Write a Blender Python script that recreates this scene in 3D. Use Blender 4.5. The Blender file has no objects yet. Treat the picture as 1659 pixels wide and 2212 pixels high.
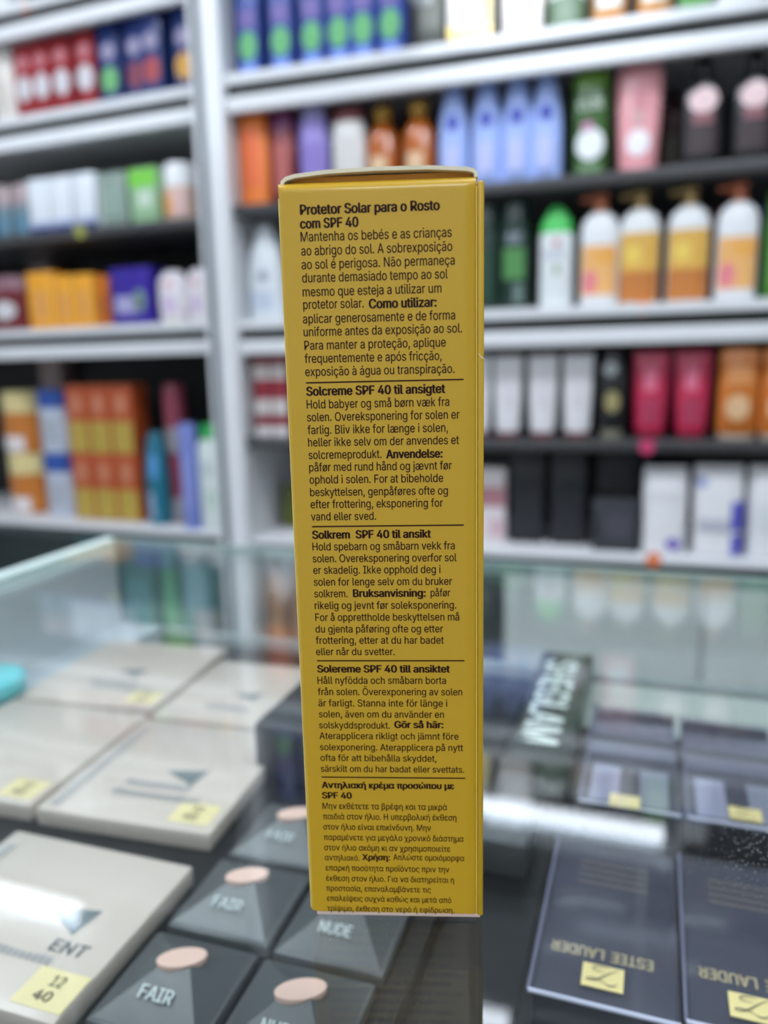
import bpy, bmesh, math, random
from mathutils import Vector, Matrix, geometry
random.seed(7)
SC = bpy.context.scene
COL = SC.collection

# ------------------------------------------------------------------ camera
cam_d = bpy.data.cameras.new('camera')
cam = bpy.data.objects.new('camera', cam_d); COL.objects.link(cam)
RIGHT = Vector((0.9445, 0.3278, -0.0229)); DOWN = Vector((0.0410, -0.1866, -0.9816)); FWD = Vector((-0.3260, 0.9261, -0.1897))
m = Matrix.Identity(4)
for i in range(3):
    m[i][0] = RIGHT[i]; m[i][1] = -DOWN[i]; m[i][2] = -FWD[i]
m[2][3] = 0.120                                   # lens 12 cm above the glass counter top (z = 0)
cam.matrix_world = m
cam_d.sensor_width = 36; cam_d.sensor_fit = 'AUTO'
cam_d.lens = 36 * 1661 / 2212
cam_d.clip_start = 0.005; cam_d.clip_end = 30
cam_d.dof.use_dof = True
cam_d.dof.focus_distance = 0.153
cam_d.dof.aperture_fstop = cam_d.lens / 3.1
SC.camera = cam

# ------------------------------------------------------------------ exposure, world, lamp strengths
SC.view_settings.view_transform = 'Standard'
SC.view_settings.look = 'None'
SC.view_settings.gamma = 1.0
SC.view_settings.use_curve_mapping = False
SC.view_settings.exposure = 0.22
SC.display_settings.display_device = 'sRGB'
world = bpy.data.worlds.new('world'); SC.world = world; world.use_nodes = True
world.node_tree.nodes['Background'].inputs[0].default_value = (0.8, 0.9, 1.0, 1)
world.node_tree.nodes['Background'].inputs[1].default_value = 0.3
BATTEN = 10.0      # emission of the hanging tube lights
FILL_PANEL = 12.5        # emission of the unseen ceiling panels added for general fill

# ------------------------------------------------------------------ materials
def lin(c):
    c = c / 255.0
    return c / 12.92 if c <= 0.04045 else ((c + 0.055) / 1.055) ** 2.4
def rgb(c): return (lin(c[0]), lin(c[1]), lin(c[2]), 1.0)
MATS = {}
def mat(c, rough=0.45, metal=0.0, var=0.05, scale=60.0, spec=0.5, coat=0.0, emit=0.0, bump=0.0):
    key = (tuple(c), rough, metal, var, scale, spec, coat, emit, bump)
    if key in MATS: return MATS[key]
    M = bpy.data.materials.new('surface'); M.use_nodes = True
    nt = M.node_tree; b = nt.nodes['Principled BSDF']
    tc = nt.nodes.new('ShaderNodeTexCoord'); nz = nt.nodes.new('ShaderNodeTexNoise')
    nz.inputs['Scale'].default_value = scale; nz.inputs['Detail'].default_value = 2
    nt.links.new(tc.outputs['Object'], nz.inputs['Vector'])
    mx = nt.nodes.new('ShaderNodeMix'); mx.data_type = 'RGBA'
    k = rgb(c)
    mx.inputs[6].default_value = tuple(min(1, v * (1 - var)) for v in k[:3]) + (1,)
    mx.inputs[7].default_value = tuple(min(1, v * (1 + var)) for v in k[:3]) + (1,)
    nt.links.new(nz.outputs['Fac'], mx.inputs[0])
    nt.links.new(mx.outputs[2], b.inputs['Base Color'])
    b.inputs['Roughness'].default_value = rough; b.inputs['Metallic'].default_value = metal
    b.inputs['Specular IOR Level'].default_value = spec
    b.inputs['Coat Weight'].default_value = coat; b.inputs['Coat Roughness'].default_value = 0.08
    if emit:
        b.inputs['Emission Color'].default_value = k; b.inputs['Emission Strength'].default_value = emit
    if bump:
        bp = nt.nodes.new('ShaderNodeBump'); bp.inputs['Strength'].default_value = bump; bp.inputs['Distance'].default_value = 0.001
        nt.links.new(nz.outputs['Fac'], bp.inputs['Height']); nt.links.new(bp.outputs[0], b.inputs['Normal'])
    MATS[key] = M
    return M

def glass_mat(name, tint, frost=0.0, frost_col=(225, 232, 235), dust=0.0, refl=1.0, gloss=0.012):
    """clear pane: transparent for straight light, mirror-like by the angle of view"""
    M = bpy.data.materials.new(name); M.use_nodes = True
    nt = M.node_tree; nt.nodes.clear(); N = nt.nodes.new; L = nt.links.new
    out = N('ShaderNodeOutputMaterial'); mix = N('ShaderNodeMixShader')
    tr = N('ShaderNodeBsdfTransparent'); tr.inputs[0].default_value = tint
    gl = N('ShaderNodeBsdfGlossy'); gl.inputs['Roughness'].default_value = gloss
    lw = N('ShaderNodeLayerWeight'); lw.inputs['Blend'].default_value = 0.5
    p = N('ShaderNodeMath'); p.operation = 'POWER'; p.inputs[1].default_value = 5.0
    a = N('ShaderNodeMath'); a.operation = 'MULTIPLY_ADD'; a.inputs[1].default_value = 0.96 * refl; a.inputs[2].default_value = 0.042 * refl
    L(lw.outputs['Facing'], p.inputs[0]); L(p.outputs[0], a.inputs[0]); L(a.outputs[0], mix.inputs[0])
    base = tr.outputs[0]
    if frost or dust:
        df = N('ShaderNodeBsdfDiffuse'); df.inputs[0].default_value = rgb(frost_col)
        m2 = N('ShaderNodeMixShader'); m2.inputs[0].default_value = frost
        if dust:
            tc = N('ShaderNodeTexCoord'); vo = N('ShaderNodeTexVoronoi'); vo.inputs['Scale'].default_value = 900
            nz = N('ShaderNodeTexNoise'); nz.inputs['Scale'].default_value = 14; nz.inputs['Detail'].default_value = 3
            L(tc.outputs['Object'], vo.inputs['Vector']); L(tc.outputs['Object'], nz.inputs['Vector'])
            lt = N('ShaderNodeMath'); lt.operation = 'LESS_THAN'
            th = N('ShaderNodeMapRange'); th.inputs[1].default_value = 0.52; th.inputs[2].default_value = 0.75
            th.inputs[3].default_value = 0.0; th.inputs[4].default_value = 0.17
            L(nz.outputs['Fac'], th.inputs[0]); L(vo.outputs['Distance'], lt.inputs[0]); L(th.outputs[0], lt.inputs[1])
            mu = N('ShaderNodeMath'); mu.operation = 'MULTIPLY_ADD'; mu.inputs[1].default_value = dust; mu.inputs[2].default_value = frost
            L(lt.outputs[0], mu.inputs[0]); L(mu.outputs[0], m2.inputs[0])
        L(tr.outputs[0], m2.inputs[1]); L(df.outputs[0], m2.inputs[2]); base = m2.outputs[0]
    L(base, mix.inputs[1]); L(gl.outputs[0], mix.inputs[2]); L(mix.outputs[0], out.inputs[0])
    return M

# ------------------------------------------------------------------ object helpers
def thing(name, label, cat, loc=(0, 0, 0), rz=0.0, group=None):
    o = bpy.data.objects.new(name, None); COL.objects.link(o)
    o.empty_display_size = 0.02
    o.location = loc; o.rotation_euler = (0, 0, rz)
    o['label'] = label; o['category'] = cat
    if group: o['group'] = group
    return o
def tag(o, label, cat, group=None):
    o['label'] = label; o['category'] = cat
    if group: o['group'] = group
    return o
def obj(name, bm, mats, parent=None, smooth=True, label=None):
    me = bpy.data.meshes.new(name)
    bmesh.ops.recalc_face_normals(bm, faces=bm.faces) if smooth != 'raw' else None
    bm.to_mesh(me); bm.free()
    for mm in (mats if isinstance(mats, (list, tuple)) else [mats]): me.materials.append(mm)
    if smooth is True:
        for p in me.polygons: p.use_smooth = True
        try: me.set_sharp_from_angle(angle=math.radians(38))
        except Exception: pass
    o = bpy.data.objects.new(name, me); COL.objects.link(o)
    if parent is not None: o.parent = parent
    if label: o['label'] = label
    return o
def box(bm, x0, x1, y0, y1, z0, z1, mi=0, bevel=0.0, seg=2):
    r = bmesh.ops.create_cube(bm, size=1.0)
    vs = r['verts']
    for v in vs:
        v.co = Vector((x0 + (v.co.x + .5) * (x1 - x0), y0 + (v.co.y + .5) * (y1 - y0), z0 + (v.co.z + .5) * (z1 - z0)))
    fs = set(f for v in vs for f in v.link_faces)
    for f in fs: f.material_index = mi
    if bevel > 0:
        es = list(set(e for v in vs for e in v.link_edges))
        rb = bmesh.ops.bevel(bm, geom=es, offset=bevel, segments=seg, affect='EDGES', profile=0.5)
        for f in rb['faces']: f.material_index = mi
    return vs
def boxo(name, x0, x1, y0, y1, z0, z1, mt, parent=None, bevel=0.0, label=None):
    bm = bmesh.new(); box(bm, x0, x1, y0, y1, z0, z1, 0, bevel)
    return obj(name, bm, mt, parent, label=label)
def cyl_between(bm, a, b, r, n=16, r2=None):
    a = Vector(a); b = Vector(b); d = b - a
    q = d.to_track_quat('Z', 'Y').to_matrix().to_4x4()
    bmesh.ops.create_cone(bm, cap_ends=True, segments=n, radius1=r, radius2=r if r2 is None else r2, depth=d.length, matrix=Matrix.Translation((a + b) / 2) @ q)
def sec_at(secs, z):
    if z <= secs[0][0]: return secs[0][1:]
    for a, b in zip(secs, secs[1:]):
        if z <= b[0]:
            t = (z - a[0]) / max(1e-9, b[0] - a[0])
            return tuple(a[i] + (b[i] - a[i]) * t for i in range(1, 4))
    return secs[-1][1:]
def sp(hw, hd, p, t):
    c, s = math.cos(t), math.sin(t)
    return hw * math.copysign(abs(c) ** (2 / p), c), hd * math.copysign(abs(s) ** (2 / p), s)
def loft(bm, secs, n=32, mi=0, cap=True, off=(0, 0)):
    """secs: (z, half width, half depth, squareness exponent)"""
    rings = []
    for z, hw, hd, p in secs:
        rings.append([bm.verts.new((off[0] + sp(hw, hd, p, 2 * math.pi * i / n)[0], off[1] + sp(hw, hd, p, 2 * math.pi * i / n)[1], z)) for i in range(n)])
    for a, b in zip(rings, rings[1:]):
        for i in range(n):
            f = bm.faces.new((a[i], a[(i + 1) % n], b[(i + 1) % n], b[i])); f.material_index = mi
    if cap:
        bm.faces.new(list(reversed(rings[0]))).material_index = mi
        bm.faces.new(rings[-1]).material_index = mi
def patch(bm, secs, z0, z1, x0=-0.8, x1=0.8, ellipse=False, off=0.0006, nu=14, nv=12, xc=0.0):
    """a label hugging the front of a lofted body; x0..x1 are fractions of the half width"""
    g = []
    for j in range(nv + 1):
        v = j / nv; z = z0 + (z1 - z0) * v
        hw, hd, p = sec_at(secs, z); row = []
        k = math.sqrt(max(0.0, 1 - (2 * v - 1) ** 2)) if ellipse else 1.0
        k = max(k, 0.02)
        xm = (x0 + x1) / 2; xh = (x1 - x0) / 2
        for i in range(nu + 1):
            fx = max(-0.995, min(0.995, xm + xh * k * (2 * i / nu - 1)))
            y = -hd * (1 - abs(fx) ** p) ** (1 / p)
            row.append(bm.verts.new((fx * (hw + off), y - off, z)))
        g.append(row)
    for j in range(nv):
        for i in range(nu):
            bm.faces.new((g[j][i], g[j][i + 1], g[j + 1][i + 1], g[j + 1][i]))
def dup(root, loc, rz, label, group=None):
    r = root.copy(); COL.objects.link(r); r.location = loc; r.rotation_euler = (0, 0, rz); r['label'] = label
    if group: r['group'] = group
    for ch in list(root.children):
        c = ch.copy(); COL.objects.link(c); c.parent = r
        for g in ch.children:
            d = g.copy(); COL.objects.link(d); d.parent = c
    return r
try:                                              # the sans serif face that ships inside Blender itself
    import os
    FONT = bpy.data.fonts.load(os.path.join(bpy.utils.system_resource('DATAFILES'), 'fonts', 'Inter.woff2'))
except Exception:
    FONT = None
def text_mesh(s):
    """outlines of a line of lettering as (vertices, triangles), each stroke filled on its own so crossing strokes stay solid"""
    cu = bpy.data.curves.new('lettering', 'FONT'); cu.body = s.replace('æ', 'ae'); cu.size = 1.0
    if FONT: cu.font = FONT
    k_ = 0
    for ch in s:                                  # the joined letter: a and e run together
        if ch == 'æ': cu.body_format[k_].kerning = -12.5; k_ += 1
        k_ += 1
    o = bpy.data.objects.new('lettering', cu); COL.objects.link(o)
    bpy.context.view_layer.update()
    cv = o.to_curve(bpy.context.evaluated_depsgraph_get())
    loops = []
    for spn in cv.splines:
        pts = []
        bp_ = spn.bezier_points; n = len(bp_)
        for i in range(n):
            a, b = bp_[i], bp_[(i + 1) % n]
            straight = a.handle_right_type == 'VECTOR' and b.handle_left_type == 'VECTOR'
            seg = [a.co] if straight else geometry.interpolate_bezier(a.co, a.handle_right, b.handle_left, b.co, 5)[:-1]
            for p in seg:
                if not pts or (Vector(pts[-1]) - Vector(p)).length > 1e-5: pts.append((p[0], p[1], 0.0))
        if len(pts) > 2: loops.append(pts)
    o.to_curve_clear(); bpy.data.objects.remove(o); bpy.data.curves.remove(cu)
    def area(q): return sum(q[i][0] * q[(i + 1) % len(q)][1] - q[(i + 1) % len(q)][0] * q[i][1] for i in range(len(q))) / 2
    def inside(p, q):
        c = False
        for i in range(len(q)):
            a, b = q[i], q[i - 1]
            if (a[1] > p[1]) != (b[1] > p[1]) and p[0] < (b[0] - a[0]) * (p[1] - a[1]) / (b[1] - a[1]) + a[0]: c = not c
        return c
    ar = [area(q) for q in loops]
    sg = math.copysign(1, max(ar, key=abs)) if ar else 1
    outer = [k for k in range(len(loops)) if ar[k] * sg > 0]
    holes = {k: [] for k in outer}
    for k in range(len(loops)):
        if ar[k] * sg <= 0:
            c = [m_ for m_ in outer if inside(loops[k][0], loops[m_])]
            if c: holes[min(c, key=lambda m_: abs(ar[m_]))].append(k)
    V, T = [], []
    for k in outer:
        polys = [loops[k]] + [loops[h] for h in holes[k]]
        base = len(V)
        for q in polys: V += q
        for t_ in geometry.tessellate_polygon([[Vector(p) for p in q] for q in polys]): T.append(tuple(base + i for i in t_))
    xs = [v[0] for v in V]
    return V, T, (min(xs) if xs else 0), (max(xs) if xs else 1)
CAP = None
def cap_h():
    global CAP
    if CAP is None: CAP = max(v[1] for v in text_mesh('H')[0])
    return CAP
def put_text(bm, s, origin, ux, uy, width, cap, bold=0.0):
    """write s from origin along unit vector ux with letters rising along uy, fitted to width and cap height; bold widens the strokes"""
    V, T, a, b = text_mesh(s)
    kx = width / (b - a + 2 * bold); ky = cap / cap_h()
    ux = Vector(ux); uy = Vector(uy); origin = Vector(origin)
    nn = ux.cross(uy)
    shifts = [(0, 0)] if bold == 0 else [(bold * c, bold * .45 * d) for c, d in ((-1, 0), (-.4, .8), (.4, -.8), (1, 0))]
    for q, (dx, dy) in enumerate(shifts):
        vs = [bm.verts.new(origin + ux * ((v[0] - a + bold + dx) * kx) + uy * ((v[1] + dy) * ky) + nn * (q * 1.5e-6)) for v in V]
        for t_ in T:
            try: bm.faces.new([vs[i] for i in t_])
            except ValueError: pass

# ------------------------------------------------------------------ the room
FLOOR = -0.95; CEIL = 1.75
def structure(o): o['kind'] = 'structure'; return o
wall_m = mat((214, 216, 216), 0.7, scale=4)
structure(boxo('floor', -2.9, 2.6, -2.4, 2.5, FLOOR - 0.05, FLOOR, mat((168, 170, 168), 0.3, scale=3)))
structure(boxo('ceiling', -2.9, 2.6, -2.4, 2.5, CEIL, CEIL + 0.05, mat((186, 190, 192), 0.8, scale=3)))
structure(boxo('wall_back', -2.9, 2.6, 2.0, 2.1, FLOOR, CEIL, wall_m))
structure(boxo('wall_left', -2.9, -2.8, -2.4, 2.0, FLOOR, CEIL, wall_m))
structure(boxo('wall_right', 2.5, 2.6, -2.4, 2.0, FLOOR, CEIL, wall_m))
structure(boxo('wall_front', -2.8, 2.5, -2.4, -2.3, FLOOR, CEIL, wall_m))

# ------------------------------------------------------------------ hanging tube lights of the shop, and ceiling panels added for fill
glow = mat((236, 244, 255), 0.5, emit=BATTEN, var=0)
white_metal = mat((222, 227, 232), 0.35, scale=20)
def batten(x0, x1, y, z, label):
    t = thing('pendant_tube_light', label, 'light', ((x0 + x1) / 2, y, CEIL), 0, 'hanging tube lights')
    h = (x1 - x0) / 2; dz = z - CEIL
    b = bmesh.new(); box(b, -h, h, -0.022, 0.022, dz + 0.02, dz + 0.055, 0, 0.004); obj('housing', b, white_metal, t)
    b = bmesh.new(); cyl_between(b, (-h + 0.012, 0, dz), (h - 0.012, 0, dz), 0.0135, 20); obj('tube', b, glow, t)
    for s in (-1, 1):
        b = bmesh.new(); cyl_between(b, (s * h * 0.8, 0, dz + 0.05), (s * h * 0.8, 0, 0), 0.004, 8); obj('hanging_rod', b, white_metal, t)
        b = bmesh.new(); box(b, s * h - 0.014, s * h + 0.014, -0.024, 0.024, dz - 0.024, dz + 0.024, 0, 0.003); obj('end_cap', b, white_metal, t)
batten(-0.40, 0.062, 1.375, 0.742, 'white tube light hanging in front of the right shelving')
batten(-1.62, -0.925, 0.985, 0.85, 'white tube light hanging over the counter front, left of two in line')
batten(-0.42, -0.152, 0.985, 0.85, 'white tube light hanging over the counter front, right of two in line')
fill_m = mat((238, 245, 255), 0.5, emit=FILL_PANEL, var=0)
for i, (x, y, ww, where) in enumerate(((-1.2, 0.35, .9, 'left, near the counter'), (0.5, 0.35, .9, 'right, near the counter'), (-1.2, -1.5, .9, 'left, by the front wall'), (0.5, -1.5, .9, 'right, by the front wall'))):
    t = thing('ceiling_fill_panel', 'square white ceiling panel added as fill light, on the ' + where, 'light', (x, y, CEIL), 0, 'added ceiling fill panels')
    b = bmesh.new()
    for (a0, a1, b0, b1) in ((-.48, .48, -.33, -.30), (-.48, .48, .30, .33), (-.48, -.45, -.30, .30), (.45, .48, -.30, .30)): box(b, a0, a1, b0, b1, -0.03, 0)
    obj('frame', b, white_metal, t)
    boxo('diffuser', -.45, .45, -.30, .30, -0.02, -0.004, fill_m, t)

# ------------------------------------------------------------------ shelving units
RA = math.radians(2.2); LA = math.radians(-1.6)
FRAMES = {'R': RA, 'L': LA}
P0 = Vector((0.0, 1.45, 0.0))
def wpos(f, u, w, z):
    a = FRAMES[f]
    return Vector((P0.x + u * math.cos(a) - w * math.sin(a), P0.y + u * math.sin(a) + w * math.cos(a), z))
shelf_w = mat((226, 228, 230), 0.4, scale=15)
shelf_d = mat((66, 66, 68), 0.35, scale=15)
groove_m = mat((24, 30, 30), 0.5, scale=15)
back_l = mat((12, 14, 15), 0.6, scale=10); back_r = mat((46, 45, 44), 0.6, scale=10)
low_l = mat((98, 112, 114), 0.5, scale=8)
DZ = -FLOOR
def unit(f, u0, u1, label, levels, back, lowback):
    t = thing('shelving_unit', label, 'shelving', (P0.x, P0.y, FLOOR), FRAMES[f], 'white shelving units behind the counter')
    for (z1, kind) in levels:
        z = z1 + DZ
        if kind == 'double':
            b = bmesh.new(); box(b, u0, u1, -0.003, 0.34, z - 0.017, z); box(b, u0, u1, 0.031, 0.339, z - 0.045, z - 0.017); obj('shelf', b, shelf_w, t)
            boxo('groove_strip', u0, u1, 0.008, 0.03, z - 0.040, z - 0.017, groove_m, t)
            boxo('front_rail', u0, u1, -0.004, 0.016, z - 0.068, z - 0.040, shelf_w, t, 0.003)
        elif kind == 'dark':
            boxo('glass_shelf', u0, u1, 0.002, 0.33, z - 0.02, z, shelf_d, t, 0.002)
        elif kind == 'bottom':
            boxo('shelf', u0, u1, -0.004, 0.34, z - 0.012, z, shelf_w, t, 0.002)
            boxo('groove_strip', u0, u1, 0.004, 0.03, z - 0.034, z - 0.012, mat((70, 80, 80), 0.5), t)
    zt = 1.25 + DZ
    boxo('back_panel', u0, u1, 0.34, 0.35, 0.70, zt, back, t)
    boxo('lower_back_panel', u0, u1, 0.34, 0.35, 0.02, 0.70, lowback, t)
    boxo('plinth', u0, u1, 0.03, 0.34, 0.0, 0.06, shelf_w, t)
    boxo('top_panel', u0, u1, 0.0, 0.35, zt, zt + 0.02, shelf_w, t)
    for (a, b) in ((u0 - 0.042, u0), (u1, u1 + 0.042)):
        boxo('post', a, b, -0.014, 0.03, 0, zt + 0.02, shelf_w, t, 0.005)
        boxo('side_panel', a + 0.012 if a < u0 else a, b if a < u0 else b - 0.012, 0.03, 0.35, 0, zt, shelf_w, t)
    return t
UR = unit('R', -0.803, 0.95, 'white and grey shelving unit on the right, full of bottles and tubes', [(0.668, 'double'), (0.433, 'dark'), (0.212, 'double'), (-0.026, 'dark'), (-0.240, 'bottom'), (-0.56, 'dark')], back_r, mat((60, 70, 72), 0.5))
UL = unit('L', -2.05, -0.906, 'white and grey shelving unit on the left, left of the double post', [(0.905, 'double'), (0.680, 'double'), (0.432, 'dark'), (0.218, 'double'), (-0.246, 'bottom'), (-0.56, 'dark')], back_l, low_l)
boxo('filler_strip', -0.8635, -0.8455, -0.006, 0.02, 0, 1.25 + DZ, mat((92, 102, 108), 0.5), UR)
# pale rear upright seen inside the left unit, white doors low on the right unit
boxo('rear_upright', -1.665, -1.59, 0.285, 0.338, 0.70, 1.36, mat((150, 132, 128), 0.5), UL)
for k, (a, b) in enumerate(((-0.262, 0.10), (0.104, 0.466))):
    d = boxo('door', a, b, 0.005, 0.025, 0.07, 0.675, mat((222, 226, 222), 0.4), UR, 0.003)

# ------------------------------------------------------------------ goods: builders
P = {
    'nivA1': ('R', -0.7651, 0.03, 0.668, 0.0487, 0.2063),
    'nivA2': ('R', -0.6965, 0.03, 0.668, 0.0418, 0.1958),
    'nivA3': ('R', -0.6335, 0.03, 0.668, 0.0464, 0.1899),
    'nivA4': ('R', -0.5801, 0.03, 0.668, 0.0455, 0.1855),
    'nivA5': ('R', -0.5332, 0.03, 0.668, 0.0446, 0.1819),
    'nivA6': ('R', -0.4801, 0.03, 0.668, 0.0507, 0.1773),
    'greyb': ('R', -0.4091, 0.04, 0.668, 0.0514, 0.1339),
    'whgold': ('R', -0.3348, 0.03, 0.668, 0.0793, 0.1185),
    'pinkwh': ('R', -0.2423, 0.03, 0.668, 0.0669, 0.1046),
    'gjar': ('R', -0.1694, 0.03, 0.668, 0.0665, 0.0794),
    'ojar1': ('R', -0.0979, 0.03, 0.668, 0.0555, 0.0688),
    'ojar2': ('R', -0.0249, 0.03, 0.668, 0.0524, 0.0579),
    'gcarton': ('R', 0.0394, 0.03, 0.668, 0.051, 0.0619),
    'wcarton': ('R', 0.1033, 0.03, 0.668, 0.0606, 0.0522),
    'orange': ('R', -0.7695, 0.03, 0.433, 0.0642, 0.176),
    'maroon': ('R', -0.7057, 0.03, 0.433, 0.0509, 0.1757),
    'lav': ('R', -0.6425, 0.03, 0.433, 0.0593, 0.177),
    'white': ('R', -0.5709, 0.03, 0.433, 0.0652, 0.1611),
    'amb1': ('R', -0.5069, 0.035, 0.433, 0.0546, 0.1635),
    'amb2': ('R', -0.4346, 0.03, 0.433, 0.0688, 0.1674),
    'blue1': ('R', -0.3665, 0.03, 0.433, 0.0498, 0.1697),
    'blue2': ('R', -0.3054, 0.03, 0.433, 0.0486, 0.1733),
    'blue3': ('R', -0.2504, 0.03, 0.433, 0.0499, 0.1767),
    'blue4': ('R', -0.199, 0.03, 0.433, 0.0529, 0.1757),
    'green': ('R', -0.1228, 0.03, 0.433, 0.0621, 0.1811),
    'pink': ('R', -0.0431, 0.03, 0.433, 0.0795, 0.1813),
    'darkred': ('R', 0.0143, 0.13, 0.433, 0.0189, 0.1578),
    'greyslim': ('R', 0.0355, 0.13, 0.433, 0.0234, 0.1515),
    'bp1': ('R', 0.0585, 0.03, 0.433, 0.0574, 0.1854),
    'bp2': ('R', 0.1372, 0.03, 0.433, 0.0589, 0.1889),
    'wtall': ('R', -0.759, 0.03, 0.212, 0.08, 0.1886),
    'dg1': ('R', -0.3075, 0.03, 0.212, 0.0449, 0.1906),
    'dg2': ('R', -0.253, 0.03, 0.212, 0.054, 0.1943),
    'gcap': ('R', -0.1781, 0.03, 0.212, 0.059, 0.1775),
    'opump1': ('R', -0.102, 0.03, 0.212, 0.0618, 0.1992),
    'gold1': ('R', -0.0341, 0.03, 0.212, 0.0616, 0.1997),
    'gold2': ('R', 0.0466, 0.03, 0.212, 0.073, 0.2004),
    'opump2': ('R', 0.1245, 0.03, 0.212, 0.0719, 0.2046),
    'dgr': ('R', 0.19, 0.03, 0.212, 0.0477, 0.1521),
    'dredC': ('R', 0.0964, 0.14, 0.212, 0.0173, 0.1988),
    'bluC': ('R', 0.1885, 0.14, 0.212, 0.044, 0.2069),
    'redw': ('R', -0.7739, 0.03, -0.026, 0.0382, 0.179),
    'redw2': ('R', -0.7338, 0.03, -0.026, 0.0377, 0.1816),
    'wt0': ('R', -0.3232, 0.03, -0.026, 0.0503, 0.1549),
    'wt1': ('R', -0.2638, 0.03, -0.026, 0.0579, 0.1552),
    'wt2': ('R', -0.198, 0.03, -0.026, 0.0564, 0.1553),
    'wt3': ('R', -0.134, 0.03, -0.026, 0.0549, 0.1553),
    'blackgold': ('R', -0.0715, 0.03, -0.026, 0.0471, 0.1571),
    'crim1': ('R', -0.0045, 0.03, -0.026, 0.0647, 0.1586),
    'crim2': ('R', 0.0656, 0.03, -0.026, 0.0567, 0.1567),
    'oam1': ('R', 0.1408, 0.03, -0.026, 0.0668, 0.1594),
    'oam2': ('R', 0.2094, 0.03, -0.026, 0.0562, 0.1614),
    'gth': ('R', -0.768, 0.12, -0.24, 0.041, 0.0943),
    'pinkb': ('R', -0.2978, 0.06, -0.24, 0.0576, 0.1523),
    'blk1': ('R', -0.2277, 0.07, -0.24, 0.06, 0.1842),
    'blk2': ('R', -0.1482, 0.07, -0.24, 0.0704, 0.1895),
    'blk3': ('R', -0.0581, 0.03, -0.24, 0.0867, 0.0994),
    'blk4': ('R', -0.0575, 0.12, -0.24, 0.0825, 0.1803),
    'wp1': ('R', 0.0278, 0.02, -0.24, 0.0812, 0.159),
    'wp2': ('R', 0.1197, 0.02, -0.24, 0.0872, 0.1689),
    'wp3': ('R', 0.2057, 0.02, -0.24, 0.0752, 0.1663),
    'lwhite': ('L', -1.4426, 0.03, 0.68, 0.0818, 0.1551),
    'red1': ('L', -1.3716, 0.03, 0.68, 0.0478, 0.1475),
    'red2': ('L', -1.3212, 0.03, 0.68, 0.0482, 0.1492),
    'red3': ('L', -1.2645, 0.03, 0.68, 0.0496, 0.1544),
    'red4': ('L', -1.1995, 0.03, 0.68, 0.0619, 0.1642),
    'nl1': ('L', -1.1348, 0.03, 0.68, 0.0567, 0.1743),
    'nl2': ('L', -1.0665, 0.03, 0.68, 0.0492, 0.1764),
    'nl3': ('L', -1.0185, 0.02, 0.68, 0.0617, 0.1819),
    'nl4': ('L', -0.945, 0.03, 0.68, 0.049, 0.1901),
    'zwhite': ('L', -1.4449, 0.03, 0.905, 0.1073, 0.1681),
    'gj1': ('L', -1.485, 0.03, 0.432, 0.0542, 0.1219),
    'gj2': ('L', -1.4267, 0.03, 0.432, 0.0558, 0.1183),
    'wb1': ('L', -1.3638, 0.03, 0.432, 0.0572, 0.1202),
    'wb2': ('L', -1.3004, 0.03, 0.432, 0.0651, 0.1218),
    'wb3': ('L', -1.2326, 0.03, 0.432, 0.066, 0.1247),
    'gg': ('L', -1.1541, 0.03, 0.432, 0.0752, 0.1149),
    'grn': ('L', -1.0719, 0.03, 0.432, 0.0728, 0.1159),
    'wo': ('L', -0.9959, 0.03, 0.432, 0.0729, 0.1191),
    'dkr': ('L', -1.5107, 0.03, 0.218, 0.1294, 0.1302),
    'oy1': ('L', -1.3872, 0.03, 0.218, 0.0814, 0.1314),
    'oy2': ('L', -1.3171, 0.03, 0.218, 0.0561, 0.123),
    'oy3': ('L', -1.2602, 0.03, 0.218, 0.0549, 0.1196),
    'oy4': ('L', -1.2269, 0.05, 0.218, 0.0439, 0.1154),
    'pur': ('L', -1.126, 0.03, 0.218, 0.1116, 0.1255),
    'wpk1': ('L', -1.0191, 0.02, 0.218, 0.0775, 0.112),
    'wpk2': ('L', -0.9505, 0.02, 0.218, 0.0447, 0.1117),
    'beig': ('L', -0.9329, 0.05, 0.218, 0.0308, 0.1059),
    'yj1': ('L', -1.5552, 0.06, -0.246, 0.1228, 0.1761),
    'yj0': ('L', -1.6851, 0.06, -0.246, 0.1252, 0.174),
    'bw1': ('L', -1.4356, 0.06, -0.246, 0.1056, 0.1734),
    'ob1': ('L', -1.3318, 0.05, -0.246, 0.0666, 0.174),
    'ob2': ('L', -1.2657, 0.05, -0.246, 0.0636, 0.1729),
    'ob3': ('L', -1.1991, 0.05, -0.246, 0.0675, 0.1719),
    'teal': ('L', -1.1064, 0.03, -0.246, 0.0605, 0.2201),
    'mar': ('L', -1.0713, 0.06, -0.246, 0.0526, 0.1819),
    'lil': ('L', -0.9967, 0.01, -0.246, 0.0437, 0.2438),
    'wgc': ('L', -0.9493, 0.02, -0.246, 0.0603, 0.2401),
    'tl1': ('L', -1.3123, 0.05, -0.56, 0.1216, 0.1557),
    'tl2': ('L', -1.1846, 0.04, -0.56, 0.0985, 0.1923),
    'tl3': ('L', -1.1081, 0.06, -0.56, 0.0468, 0.1962),
    'tl4': ('L', -1.0045, 0.04, -0.56, 0.1089, 0.2002),
    'of1': ('R', -0.775, 0.04, -0.56, 0.0498, 0.2081),
    'of2': ('R', -0.725, 0.06, -0.56, 0.0494, 0.2288),
    'of3': ('R', -0.6656, 0.06, -0.56, 0.0835, 0.2218),
}
LIFT = 0.0006
def place(key, depth):
    f, u, w, z, ww, h = P[key]
    return wpos(f, u, w + depth / 2, z + LIFT), FRAMES[f], ww, h
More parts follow.
